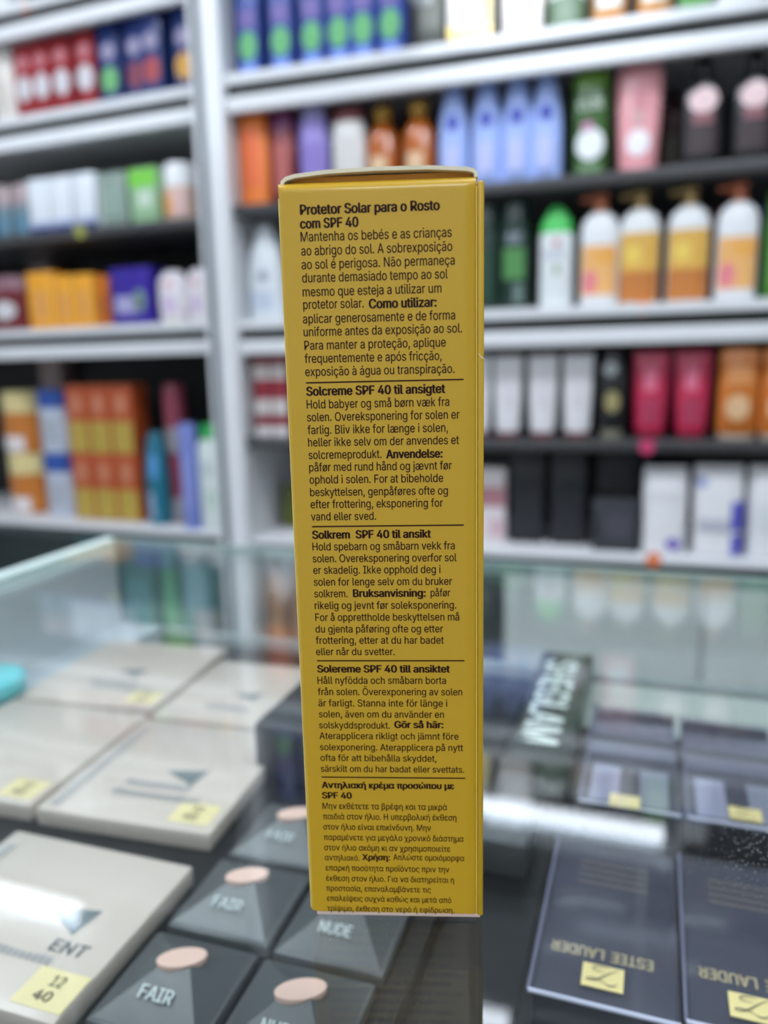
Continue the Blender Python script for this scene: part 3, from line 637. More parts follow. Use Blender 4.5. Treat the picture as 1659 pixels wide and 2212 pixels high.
# ---- left unit, third shelf
vessel('dkr', 'dark_red_bottle', 'dark red bottle with a silver disc at the left edge', 'bottle', mat((110, 24, 32), .3), [(0, .46, .44, 2.6), (.02, .5, .5, 2.6), (.66, .5, .5, 2.6), (.74, .4, .4, 2.2)], [('cap', [(.74, .38, .38, 2.2), (1, .34, .34, 2.2)], mat((150, 110, 122), .35))], [('silver_disc', .2, .55, -.4, .6, True, mat((214, 212, 214), .35))])
oym = mat((240, 166, 42), .35)
oyp = [('print', 'rect', 0, .42, .34, .5, mat((226, 160, 92), .4)), ('pale_edge', 'rect', .46, .5, .06, .96, mat((250, 196, 100), .35))]
carton('oy1', 'yellow_orange_carton', 'yellow orange carton, tallest and leftmost of its row', 'carton', oym, .06, oyp)
oy = carton('oy2', 'yellow_orange_carton', 'yellow orange carton, second of its row from the left', 'carton', oym, .06, oyp, 'smaller yellow orange cartons', h=.12, w=.054)
again(oy, 'oy3', 'yellow orange carton, second of its row from the purple pack', 'smaller yellow orange cartons', depth=.06)
carton('oy4', 'brown_orange_carton', 'brownish orange carton against the purple pack', 'carton', mat((200, 112, 42), .35), .06, [('print', 'rect', 0, .4, .5, .4, mat((176, 96, 60), .4))])
carton('pur', 'purple_pack', 'purple pack with white print on the third left shelf', 'pack', mat((52, 30, 150), .35), .07, [('white_print', 'rect', -.08, .36, .66, .3, mat((170, 166, 206), .4)), ('leaf_print', 'disc', .2, .42, .3, .4, mat((130, 160, 150), .4))])
def wpk(key, lab, w):
    vessel(key, 'white_bottle', lab, 'bottle', mat((234, 228, 232), .35), [(0, .42, .42, 2.2), (.03, .46, .46, 2.2), (.4, .5, .5, 2.2), (.8, .48, .48, 2.2), (.95, .36, .36, 2), (1, .2, .2, 2)], [], [('pink_print', .68, .82, -.4, .4, True, mat((226, 178, 188), .4)), ('lilac_print', .15, .55, -.4, .4, True, mat((214, 194, 224), .4))], w=w)
wpk('wpk1', 'white bottle with a pink print, next to the purple pack', .075)
wpk('wpk2', 'white bottle with a pink print, next to the post', .055)
carton('beig', 'beige_carton', 'narrow beige carton squeezed against the left post', 'carton', mat((190, 184, 170), .4), .05, [('panel', 'rect', 0, .3, .8, .4, mat((176, 172, 166), .4))])

# ---- left unit, bottom shelf (two-tier stacks)
def stacked(src, key, dz, label, group, depth=None, dr=.6, w=None):
    r = again(src, key, label, group, depth, dr, w); r.location.z += dz + LIFT; return r
JY = [(0, .44, .44, 2.2), (.03, .5, .5, 2.2), (.64, .5, .5, 2.2), (.66, .46, .46, 2)]
yj = vessel('yj1', 'amber_cream_jar', 'amber jar with a cream lid, lower of its stack beside the blue-lidded tubs', 'jar', mat((196, 118, 44), .35), JY, [('lid', [(.66, .51, .51, 2), (.97, .51, .51, 2), (1, .47, .47, 2)], mat((226, 208, 148), .35))], [('white_label', .02, .28, -.8, .5, False, mat((232, 224, 222), .4))], dr=1.0, group='amber jars with cream lids', w=.12, h=.158)
stacked(yj, 'yj1', .158, 'amber jar with a cream lid, upper of its stack beside the blue-lidded tubs', 'amber jars with cream lids', dr=1.0, w=.12)
bw = vessel('bw1', 'blue_lid_tub', 'pale tub with a dark blue lid, lower of two', 'tub', mat((190, 198, 212), .35), [(0, .44, .44, 2.4), (.03, .49, .49, 2.4), (.72, .5, .5, 2.4)], [('lid', [(.72, .52, .52, 2.4), (.97, .52, .52, 2.4), (1, .48, .48, 2.4)], mat((34, 76, 158), .35))], [('grey_print', .15, .55, -.6, .6, False, mat((172, 178, 188), .4))], dr=.9, group='pale tubs with blue lids', w=.1, h=.16)
stacked(bw, 'bw1', .16, 'pale tub with a dark blue lid, upper of two', 'pale tubs with blue lids', dr=.9, w=.1)
obm = mat((176, 78, 36), .35)
obp = [('yellow_half', 'rect', 0, .24, .9, .46, mat((182, 154, 66), .35)), ('pale_print', 'disc', 0, .72, .5, .3, mat((196, 124, 92), .4))]
ob = carton('ob1', 'orange_yellow_carton', 'orange and yellow carton, lower left of the stack of six', 'carton', obm, .06, obp, 'stacked orange and yellow cartons', h=.165, w=.064)
for k, lb in ((2, 'middle'), (3, 'right')):
    again(ob, 'ob%d' % k, 'orange and yellow carton, lower %s of the stack of six' % lb, 'stacked orange and yellow cartons', depth=.06)
for k, lb in ((1, 'left'), (2, 'middle'), (3, 'right')):
    stacked(ob, 'ob%d' % k, .165, 'orange and yellow carton, upper %s of the stack of six' % lb, 'stacked orange and yellow cartons', depth=.06)
vessel('teal', 'teal_bottle', 'teal blue bottle between orange cartons and maroon cans', 'bottle', mat((22, 108, 132), .3), [(0, .4, .4, 2.4), (.02, .44, .44, 2.4), (.5, .5, .5, 2.4), (.85, .4, .4, 2.2), (.96, .28, .28, 2), (1, .2, .2, 2)], [], [('blue_print', .5, .8, -.4, .5, True, mat((80, 150, 206), .4)), ('lower_print', .08, .35, -.7, -.1, False, mat((150, 178, 206), .4))])
CAN = [(0, .44, .44, 2), (.02, .5, .5, 2), (.9, .5, .5, 2), (.97, .44, .44, 2), (1, .4, .4, 2)]
mr = vessel('mar', 'maroon_can', 'maroon and grey can, lower of two beside the lilac bottle', 'can', mat((136, 56, 76), .3), CAN, [], [('grey_base', .03, .38, -.95, .95, False, mat((150, 148, 152), .35))], dr=1.0, group='maroon and grey cans', w=.05, h=.165)
stacked(mr, 'mar', .165, 'maroon and grey can, upper of two beside the lilac bottle', 'maroon and grey cans', dr=1.0, w=.05)
vessel('lil', 'lilac_bottle', 'tall lilac blue bottle beside the green-capped white bottle', 'bottle', mat((122, 136, 206), .3), STR, [('cap', [(.88, .5, .5, 2.6), (.98, .48, .48, 2.6), (1, .44, .44, 2.6)], mat((52, 50, 140), .35))], [('label', .2, .7, -.6, .4, False, mat((140, 152, 216), .4))])
vessel('wgc', 'white_bottle', 'white bottle with a green cap at the foot of the left post', 'bottle', mat((226, 236, 232), .3), [(0, .46, .44, 2.6), (.02, .5, .5, 2.6), (.78, .5, .5, 2.6), (.86, .38, .4, 2.2)], [('cap', [(.86, .36, .38, 2.2), (.98, .34, .36, 2.2), (1, .3, .3, 2.2)], mat((38, 170, 82), .35))], [('grey_emblem', .5, .66, -.4, .4, True, mat((196, 204, 204), .4)), ('green_print', .2, .4, -.3, .7, True, mat((200, 220, 208), .4))])
# ---- left unit, lower bay (seen through the far pane of the counter)
tm = mat((58, 128, 134), .4)
carton('tl1', 'teal_carton', 'plain teal carton low in the left unit, leftmost', 'carton', tm, .08, [('panel', 'rect', 0, .4, .7, .5, mat((80, 146, 154), .4))], h=.27)
carton('tl2', 'teal_carton', 'tall plain teal carton low in the left unit, second from left', 'carton', mat((70, 130, 130), .4), .08, [('panel', 'rect', 0, .4, .7, .5, mat((90, 158, 164), .4))], h=.27)
carton('tl3', 'green_carton', 'bright green carton between the teal cartons', 'carton', mat((88, 180, 134), .4), .06, [('panel', 'rect', 0, .5, .6, .5, mat((110, 196, 150), .4))], h=.275)
carton('tl4', 'teal_carton', 'teal carton with a pale blue panel, against the left post', 'carton', mat((48, 122, 126), .4), .08, [('pale_panel', 'rect', -.12, .5, .6, .6, mat((150, 196, 206), .4))], h=.275)

# ---- price dots stuck on the shelf edges
def dot(f, u, z, c, label, r=.0135, ring=False, w=-0.0042):
    n = 24; b = bmesh.new()
    cyl_between(b, (0, 0, 0), (0, -0.0008, 0), r, n)
    o = obj('price_dot', b, mat(c, .5), None); o.location = wpos(f, u, w, z); o.rotation_euler = (0, 0, FRAMES[f])
    tag(o, label, 'price sticker'); return o
dot('R', -.025, .2055, (246, 132, 58), 'orange price dot below the gold-labelled bottle', .013, w=-0.0002)
dot('R', -.009, -.0375, (206, 62, 110), 'pink price dot on the dark shelf under the crimson tube', .013, w=0.0018)
dot('R', .0105, -.243, (240, 136, 84), 'orange price dot on the bottom shelf edge under the white pack', .0135)
dot('L', -.996, .2125, (196, 206, 70), 'yellow green price dot under the white bottle with a pink print', .011, w=-0.0002)
dot('L', -1.228, .425, (158, 160, 70), 'yellow green price dot under the white cartons', .0145, w=0.0018)
dot('L', -1.317, .896, (236, 126, 80), 'orange price dot on the uppermost left shelf edge', .014, w=-0.0002)

# ------------------------------------------------------------------ the glass counter
CL = -0.0578         # raised liner under the cream boxes and compacts
CF = -0.064          # top of the display deck inside the case
X0, X1, Y0, Y1 = -0.3635, 1.1, -0.35, 0.446
case = thing('display_counter', 'glass topped display counter with a dark deck, holding cosmetics boxes', 'counter', (0, 0, FLOOR))
top_m = glass_mat('counter_glass', (0.965, 0.985, 0.98, 1), frost=0.006, dust=0.5)
pane_m = glass_mat('pane_glass', (0.96, 0.98, 0.975, 1), frost=0.05)
frost_m = glass_mat('frosted_pane', (0.80, 0.9, 0.92, 1), frost=0.93, frost_col=(222, 230, 234))
edge_glow_m = mat((226, 246, 240), .3)
def cbox(name, x0, x1, y0, y1, z0, z1, mt, bevel=0): return boxo(name, x0, x1, y0, y1, z0 + DZ, z1 + DZ, mt, case, bevel)
cbox('glass_top', X0, X1, Y0, Y1, -0.006, 0.0, top_m)
cbox('edge_glow_strip', X0 - .009, X0, Y0, Y1 + .0025, -0.010, 0.0005, edge_glow_m)  # opaque strips; the glow of the glass edge is put into their pale colour
cbox('edge_glow_strip', X0, X1, Y1, Y1 + .0025, -0.0065, 0.0005, mat((150, 172, 168), .3))
cbox('far_pane', X0 + .004, X1, Y1 - .008, Y1 - .003, CF, -0.0062, pane_m)
cbox('side_pane', X0 + .002, X0 + .007, Y0, Y1 - .009, CF, -0.0062, frost_m)
cbox('rail', X0, X1, Y1 - .009, Y1 - .002, CF - .004, CF + .003, mat((186, 196, 196), .3))
cbox('deck', X0, X1, Y0, Y1 - .002, CF - .014, CF - .0045, mat((10, 12, 14), .4, spec=.3))
cbox('deck_liner', X0 + .008, -.3205, Y0 + .01, Y1 - .012, CF - .0044, CL, mat((196, 206, 212), .45))
cbox('deck_liner', -.32, -.0605, Y0 + .01, .398, CF - .0044, CL, mat((9, 11, 14), .4, spec=.3))
cbox('deck_liner', -.060, -.0305, Y0 + .01, Y1 - .012, CF - .0044, CF, mat((9, 11, 14), .4, spec=.3))
cbox('deck_liner', -.03, X1 - .01, .3755, Y1 - .012, CF - .0044, CF, mat((178, 186, 180), .45))
cbox('deck_liner', -.03, X1 - .01, Y0 + .01, .375, CF - .0044, CF, mat((9, 11, 14), .4, spec=.3))
cbox('cabinet', X0 + .01, X1 - .01, Y0 + .01, Y1 - .012, FLOOR, CF - .0145, mat((196, 202, 204), .4))

# ---- cream palette boxes
cream = mat((214, 201, 189), .35, coat=.2); ink_g = mat((172, 170, 170), .5); ink_d = mat((84, 94, 98), .5)
stick = mat((242, 226, 172), .45); ink_k = mat((96, 90, 78), .5)
UP = 0.0003
def palette(x, y, w, d, h, rot, label, wing, lines, sticker, side=True, word=None):
    """x, y is the near right corner of the box"""
    t = thing('cream_palette_box', label, 'box', (x, y, CL + .0002), math.radians(rot), 'cream palette boxes under the glass')
    b = bmesh.new(); box(b, -w, 0, 0, d, 0, h, 0, 0.0012); obj('box_body', b, cream, t)
    if wing:
        wx, wy, s = wing
        b = bmesh.new(); z = h + UP
        b.faces.new([b.verts.new(v) for v in ((wx - .012 * s, wy + .003 * s, z), (wx + .002 * s, wy - .0045 * s, z), (wx + .004 * s, wy + .006 * s, z))])
        obj('wing_emblem', b, mat((112, 122, 124), .5), t)
    if lines:
        b = bmesh.new(); z = h + UP
        for (lx0, lx1, ly, lh) in lines:
            n = max(2, int((lx1 - lx0) / .0022)); st = (lx1 - lx0) / n
            for i in range(n):
                a = lx0 + i * st
                b.faces.new([b.verts.new(v) for v in ((a, ly, z), (a + st * .74, ly, z), (a + st * .74, ly + lh * random.uniform(.75, 1), z), (a, ly + lh * random.uniform(.75, 1), z))])
        obj('printed_words', b, ink_g, t)
    if side:
        b = bmesh.new(); z = h + UP
        n = 16
        for i in range(n):
            a = .004 + (d - .012) * i / n
            b.faces.new([b.verts.new(v) for v in ((-w + .004, a, z), (-w + .008, a, z), (-w + .008, a + .0034, z), (-w + .004, a + .0034, z))])
        obj('edge_print', b, mat((176, 174, 172), .5), t)
    if word:
        b = bmesh.new(); put_text(b, word[0], (word[1], word[2], h + UP), (1, 0, 0), (0, 1, 0), word[3], word[4], .015); obj('printed_word', b, ink_d, t)
    if sticker:
        sx, sy = sticker
        b = bmesh.new(); box(b, sx - .0085, sx + .0085, sy - .0065, sy + .0065, h, h + .00025); s_ = obj('price_sticker', b, stick, t)
        b = bmesh.new()
        put_text(b, '12', (sx - .0018, sy + .0008, h + .0005), (1, 0, 0), (0, 1, 0), .0042, .0036, .01)
        put_text(b, '40', (sx - .0034, sy - .0042, h + .0005), (1, 0, 0), (0, 1, 0), .0058, .0032, .02)
        obj('price_figures', b, ink_k, s_)
HB = 0.0076
palette(-.2345, .3045, .0815, .088, HB, 5, 'cream palette box at the far left corner of the case', (-.034, .040, 1), [(-.056, -.024, .026, .0045), (-.05, -.012, .019, .004)], (-.012, .012), False)
palette(-.1660, .3030, .065, .075, HB, 4, 'cream palette box at the far side, left of the yellow carton', (-.024, .030, .9), [(-.043, -.018, .014, .0045)], None, False)
palette(-.2290, .2160, .0815, .0835, HB, 3, 'cream palette box at the left edge with a sticker near its right corner', None, [(-.074, -.064, .03, .006)], (-.011, .010), False)
palette(-.1492, .2205, .0765, .0805, HB, 4, 'large cream palette box in the middle with a dark wing emblem', (-.026, .034, 1.15), [(-.052, -.022, .024, .0048), (-.053, -.014, .0165, .0045)], (-.012, .011), True)
palette(-.1435, .1345, .0765, .0685, HB, 1, 'nearest cream palette box, bottom left, under the lamp reflection', (-.020, .0335, 1.1), [(-.06, -.016, .0165, .003)], (-.009, .0095), True, ('ENT', -.021, .0215, .0125, .0045))

# ---- black compacts with a pale oval
cm = mat((78, 82, 84), .32, bump=.15); ovm = mat((236, 200, 184), .4); tw_m = mat((196, 206, 206), .4)
def compact(x, y, word, label):
    t = thing('black_compact', label, 'compact', (x, y, CL + .0002), math.radians(1.5), 'black make-up compacts under the glass')
    s = .0176; h = .0044
    b = bmesh.new(); box(b, -s, s, -s, s, 0, h, 0, .0012); obj('case_base', b, cm, t)
    b = bmesh.new(); k = .0006; hz = h + .0068
    base = [b.verts.new((sx * (s - k), sy * (s - k), h - .0004)) for sx, sy in ((-1, -1), (1, -1), (1, 1), (-1, 1))]
    n = 0.0030
    topv = [b.verts.new((sx * n * 1.2 + .001, sy * n * .6 + .0026, hz)) for sx, sy in ((-1, -1), (1, -1), (1, 1), (-1, 1))]
    for i in range(4): b.faces.new((base[i], base[(i + 1) % 4], topv[(i + 1) % 4], topv[i]))
    b.faces.new(topv); b.faces.new(list(reversed(base)))
    obj('faceted_lid', b, cm, t, smooth=False)
    b = bmesh.new(); n = 28
    vs = [b.verts.new((.0066 * math.cos(2 * math.pi * i / n) + .001, .0040 * math.sin(2 * math.pi * i / n) + .0026 + .0022 * math.cos(2 * math.pi * i / n), hz + .0004)) for i in range(n)]
    vb = [b.verts.new((v.co.x, v.co.y, hz - .0012)) for v in vs]
    b.faces.new(vs)
    for i in range(n): b.faces.new((vs[i], vb[i], vb[(i + 1) % n], vs[(i + 1) % n]))
    obj('pale_oval', b, ovm, t)
    b = bmesh.new(); sl = (hz - h) / (s + .001); 
    y0 = -.0098; uy = Vector((0, 1, sl)).normalized()
    put_text(b, word, (-.0058, y0, h + (y0 + s) * sl + .0006), (1, 0, 0), uy, .0105, .0036, .02); obj('shade_name', b, tw_m, t)
cx = (-.1225, -.0850); cy = (.1212, .1590, .1970, .2345)
compact(cx[0], cy[0], 'FAIR', 'black compact at the bottom edge, cut off right of the nearest cream box')
compact(cx[0], cy[1], 'FAIR', 'black compact with a pale oval, just right of the nearest cream box')
compact(cx[1], cy[1], 'NUDE', 'black compact with a pale oval, directly below the yellow carton')
compact(cx[0], cy[2], 'FAIR', 'black compact with a pale oval, left of the foot of the yellow carton')
compact(cx[1], cy[2], 'NUDE', 'black compact mostly hidden behind the foot of the yellow carton')
compact(cx[0], cy[3], 'FAIR', 'black compact farthest back, touching the left edge of the yellow carton')
t = thing('black_product_box', 'taller black box standing beside the middle cream palette box', 'box', (-.1235, .284, CL + .0002), 0)
b = bmesh.new(); box(b, -.034, .03, -.013, .05, 0, .027, 0, .002); obj('box_body', b, mat((44, 48, 54), .3), t)
b = bmesh.new(); box(b, -.03, .026, -.0133, -.0129, .005, .022); obj('front_panel', b, mat((58, 56, 62), .35), t)
# cyan jar at the left edge
t = thing('cyan_jar', 'bright cyan jar at the left edge beside the cream boxes', 'jar', (-.3355, .297, CL + .0002))
b = bmesh.new(); loft(b, [(0, .0185, .0185, 2), (.001, .0195, .0195, 2), (.009, .0195, .0195, 2)]); obj('body', b, mat((90, 190, 200), .3), t)
b = bmesh.new(); loft(b, [(.009, .0205, .0205, 2), (.015, .0205, .0205, 2), (.0162, .019, .019, 2)]); obj('lid', b, mat((110, 222, 230), .3), t)

# ---- long black box with big white letters
t = thing('black_lettered_box', 'long black box with large white letters lying right of the yellow carton', 'box', (-.0415, .366, CF + .0002))
b = bmesh.new(); box(b, -.0135, .0145, -.060, .066, 0, .017, 0, .0012); obj('box_body', b, mat((52, 58, 54), .3), t)
b = bmesh.new(); put_text(b, 'SHEGLAM', (-.0092, .0515, .0174), (0, -1, 0), (1, 0, 0), .099, .0165, .03); obj('lettering', b, mat((226, 236, 230), .4), t)
b = bmesh.new()
for i in range(6): box(b, -.009, .0085, .0545 + i * .0018, .0553 + i * .0018, .017, .0172)
obj('fine_print', b, mat((130, 130, 130), .5), t)
# two small dark cartons in front of it
for i, (x, c, lb) in enumerate(((-.0735, (58, 62, 62), 'small dark grey carton lying behind the yellow carton, nearer to it'), (-.0465, (72, 74, 76), 'small dark grey carton lying just in front of the lettered black box'))):
    t = thing('small_dark_carton', lb, 'box', (x, .274, CL + .0002 if x < -.0605 else CF + .0002))
    b = bmesh.new(); box(b, -.0095, .0095, -.026, .024, 0, .0135, 0, .001); obj('box_body', b, mat(c, .35), t)
    b = bmesh.new(); box(b, -.006, .006, -.018, .006, .0134, .0137); obj('top_panel', b, mat((104, 104, 106), .4), t)

# ---- dark blue boxes in clear sleeves with gold lettering
nvb = mat((30, 31, 44), .4); gold_i = mat((226, 204, 140), .4); gstick = mat((238, 218, 152), .4)
sleeve_m = glass_mat('clear_sleeve', (0.93, 0.93, 0.96, 1), frost=0.045, frost_col=(190, 188, 214), refl=.5, gloss=.12)
def ribbon(bm, pts, wd, z):
    n = len(pts)
    L = []; R_ = []
    for i, p in enumerate(pts):
        a = Vector(pts[max(0, i - 1)]); c = Vector(pts[min(n - 1, i + 1)]); d = (c - a).normalized(); nn = Vector((-d.y, d.x))
        k = wd * (0.35 + 0.65 * math.sin(math.pi * i / (n - 1)))
        L.append(bm.verts.new((p[0] + nn.x * k, p[1] + nn.y * k, z))); R_.append(bm.verts.new((p[0] - nn.x * k, p[1] - nn.y * k, z)))
    for i in range(n - 1): bm.faces.new((L[i], L[i + 1], R_[i + 1], R_[i]))
def bez(p, n=14):
    out = []
    for i in range(n + 1):
        t_ = i / n; q = [Vector(v) for v in p]
        while len(q) > 1: q = [q[j] * (1 - t_) + q[j + 1] * t_ for j in range(len(q) - 1)]
        out.append((q[0].x, q[0].y))
    return out
def script_sticker(t, sx, sy, w, d, h):
    b = bmesh.new(); box(b, sx - w / 2, sx + w / 2, sy - d / 2, sy + d / 2, h, h + .0003); s_ = obj('gold_sticker', b, gstick, t)
    b = bmesh.new(); z = h + .0006; kx = w / 2; ky = d / 2
    def q(*pp): ribbon(b, bez([(sx + x_ * kx, sy + y_ * ky) for x_, y_ in pp]), w * .018, z)
    q((.3, .75), (-.5, 1.0), (-.9, .3), (.1, .35)); q((.75, .8), (.1, .3), (-.2, -.6), (-.7, -.55)); q((-.7, -.55), (-1.0, -.3), (-.2, -.2), (.1, -.55)); q((.1, -.55), (.3, -.8), (.6, -.7), (.7, -.35))
    obj('script_initial', b, mat((112, 104, 96), .45), s_)
def lauder(x, y, w, d, label, words, stk, near):
    t = thing('navy_perfume_box', label, 'box', (x, y, CF + .0002), 0, 'navy boxes in clear sleeves')
    h = .0128
    b = bmesh.new(); box(b, .0008, w - .0008, .0008, d - .0008, 0, h, 0, .0012); obj('box_body', b, nvb, t)
    # clear sleeve: thin lid and walls
    b = bmesh.new(); box(b, 0, w, 0, d, h + .0006, h + .0014, 0, .0003)
    obj('clear_sleeve', b, sleeve_m, t)
    b = bmesh.new(); cyl_between(b, (0, 0, h + .001), (w, 0, h + .001), .0007, 10); obj('sleeve_edge_highlight', b, mat((196, 196, 216), .2), t)  # highlight along the front edge, painted as a pale rod
    b = bmesh.new(); cyl_between(b, (0, 0, h + .001), (0, d, h + .001), .0006, 10); obj('sleeve_edge_highlight', b, mat((112, 112, 134), .25), t)  # highlight along the side edge, painted dimmer
    z = h + .0003
    if near:
        b = bmesh.new()
        for (s, yy, cap, wid, cxx) in words: put_text(b, s, (cxx + wid / 2, yy + cap, z), (-1, 0, 0), (0, -1, 0), wid, cap, .02)
        obj('gold_lettering', b, gold_i, t)
        b = bmesh.new()
        for i in range(4):
            n = 22
            for j in range(n):
                a = w * .22 + (w * .56) * j / n; yy = d * .70 + i * .0035
                b.faces.new([b.verts.new(v) for v in ((a, yy, z), (a + .0007, yy, z), (a + .0007, yy + .0013, z), (a, yy + .0013, z))])
        obj('gold_fine_print', b, mat((128, 118, 92), .4), t)
    else:
        b = bmesh.new(); box(b, .001, w - .001, d - .03, d - .016, h - .0002, h + .0003); obj('grey_band', b, mat((128, 126, 136), .35), t)
        b = bmesh.new(); box(b, .001, w - .001, d - .048, d - .037, h - .0002, h + .0003); obj('grey_band', b, mat((116, 116, 130), .35), t)
        for k, c in ((.24, (172, 172, 188)), (.74, (150, 152, 162))):
            b = bmesh.new(); box(b, w * k - .0055, w * k + .0055, .004, .032, h - .0002, h + .0003); obj('pale_panel', b, mat(c, .35), t)
    for (sx, sy) in stk: script_sticker(t, sx, sy, .0112, .0085, h + .0014)
LT = [('LAUDER', .0178, .0040, .0150, .0115), ('ESTEE', .0178, .0040, .0115, .0268)]
lauder(-.0262, .1845, .0395, .073, 'navy box with gold lettering and a gold sticker, nearest, left of two', LT, [(.0192, .0098)], True)
lauder(.0145, .1865, .0395, .073, 'navy box with gold lettering and a gold sticker, at the bottom right corner', LT, [(.0165, .0090)], True)
lauder(-.0215, .2835, .0375, .090, 'navy box with pale panels and a gold sticker, behind the nearest left one', [], [(.0170, .0035)], False)
lauder(.0182, .2835, .0385, .088, 'navy box with pale panels and a gold sticker, at the right edge', [], [(.0205, .0075)], False)

# ------------------------------------------------------------------ the yellow carton
FA = math.radians(15.945)
W, HH, DD = .0371, .1535, .030
hero = thing('yellow_sunscreen_carton', 'tall yellow sunscreen carton with brown small print standing on the glass', 'carton', (-.0673, .1361, 0.0), FA)
ym = mat((202, 160, 26), .36, var=.02, scale=30, coat=.25); cut = mat((240, 230, 200), .6); cut2 = mat((226, 200, 186), .6)
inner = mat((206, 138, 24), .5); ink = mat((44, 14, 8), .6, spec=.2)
# local frame: x along the face, y into the carton, z up
b = bmesh.new()
prof = []                                            # front and top-edge profile (y, z), rounded over at the top
R_ = .0022
for i in range(9):
    a = math.pi / 2 * i / 8
    prof.append((R_ - R_ * math.cos(a), HH - R_ - .0002 + R_ * math.sin(a)))
pts = [(0.0, .0012)] + prof + [(DD, HH - .0002), (DD, .0012)]
n = len(pts)
xs = [0.0, .0006, .002, .018, W - .003, W - .001, W - .0006]
dy = [.0009, .0002, 0, 0, 0, 0, .0003]
rows = []
for x, dd in zip(xs, dy):
    rows.append([b.verts.new((x, max(y, dd), z)) for (y, z) in pts])
for r0_, r1_ in zip(rows, rows[1:]):
    for i in range(n): b.faces.new((r0_[i], r0_[(i + 1) % n], r1_[(i + 1) % n], r1_[i]))
b.faces.new(list(reversed(rows[0]))); b.faces.new(rows[-1])
body = obj('carton_body', b, ym, hero)
# overlapping right side panel with its own rounded edge
b = bmesh.new(); box(b, W - .0004, W + .0009, .0002, DD, .0006, HH - .0012, 0, .00035); obj('side_panel', b, ym, hero)
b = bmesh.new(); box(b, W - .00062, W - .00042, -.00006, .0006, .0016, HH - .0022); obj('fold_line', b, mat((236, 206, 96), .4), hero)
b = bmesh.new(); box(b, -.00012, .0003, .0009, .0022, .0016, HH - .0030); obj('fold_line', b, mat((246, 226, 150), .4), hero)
# lid: card sheet arched over the top, white cut edge to the front
lp = [(.0003, HH - .0010), (.0005, HH + .0001), (.0013, HH + .0008), (.003, HH + .00125), (.009, HH + .0018), (.018, HH + .0020), (.028, HH + .0019), (W - .0022, HH + .0014), (W - .0010, HH + .0011), (W - .0003, HH + .0005), (W - .0002, HH - .0004)]
def offs(p, k):
    out = []
    for i, q in enumerate(p):
        a = Vector(p[max(0, i - 1)]); c = Vector(p[min(len(p) - 1, i + 1)]); d = (c - a).normalized(); out.append((q[0] + d.y * k, q[1] - d.x * k))
    return out
b = bmesh.new(); up = lp; lo = offs(lp, .0007); yf = .0010
V = []
for y in (yf, DD):
    V.append(([b.verts.new((x, y, z)) for x, z in up], [b.verts.new((x, y, z)) for x, z in lo]))
k = len(lp)
for i in range(k - 1):
    f = b.faces.new((V[0][0][i], V[0][1][i], V[0][1][i + 1], V[0][0][i + 1])); f.material_index = 1
    f = b.faces.new((V[1][0][i], V[1][0][i + 1], V[1][1][i + 1], V[1][1][i])); f.material_index = 1
    b.faces.new((V[0][0][i], V[0][0][i + 1], V[1][0][i + 1], V[1][0][i]))
    f = b.faces.new((V[0][1][i], V[1][1][i], V[1][1][i + 1], V[0][1][i + 1])); f.material_index = 1
for s in (0, k - 1):
    f = b.faces.new((V[0][0][s], V[1][0][s], V[1][1][s], V[0][1][s])); f.material_index = 1
obj('lid', b, [ym, cut], hero, label='yellow lid flap with a white cut edge')
b = bmesh.new(); box(b, .002, W - .0012, .0028, .0034, HH - .004, HH + .00095); obj('tuck_flap', b, inner, hero, label='orange shaded tuck flap under the lid')
# bottom flap with pale cut edge
b = bmesh.new(); box(b, .0013, W + .0003, .0004, DD - .001, 0.0, .0011, 0, .0002); obj('bottom_flap', b, cut2, hero, label='pale cut edge of the bottom flap')
# tiny torn paper nick on the right edge
b = bmesh.new(); b.faces.new([b.verts.new(v) for v in ((W - .0004, -.0003, .1216), (W + .0005, -.0002, .1208), (W + .0014, .0001, .1200), (W + .0004, -.0001, .1206))]); obj('paper_nick', b, mat((250, 244, 224), .6), hero)
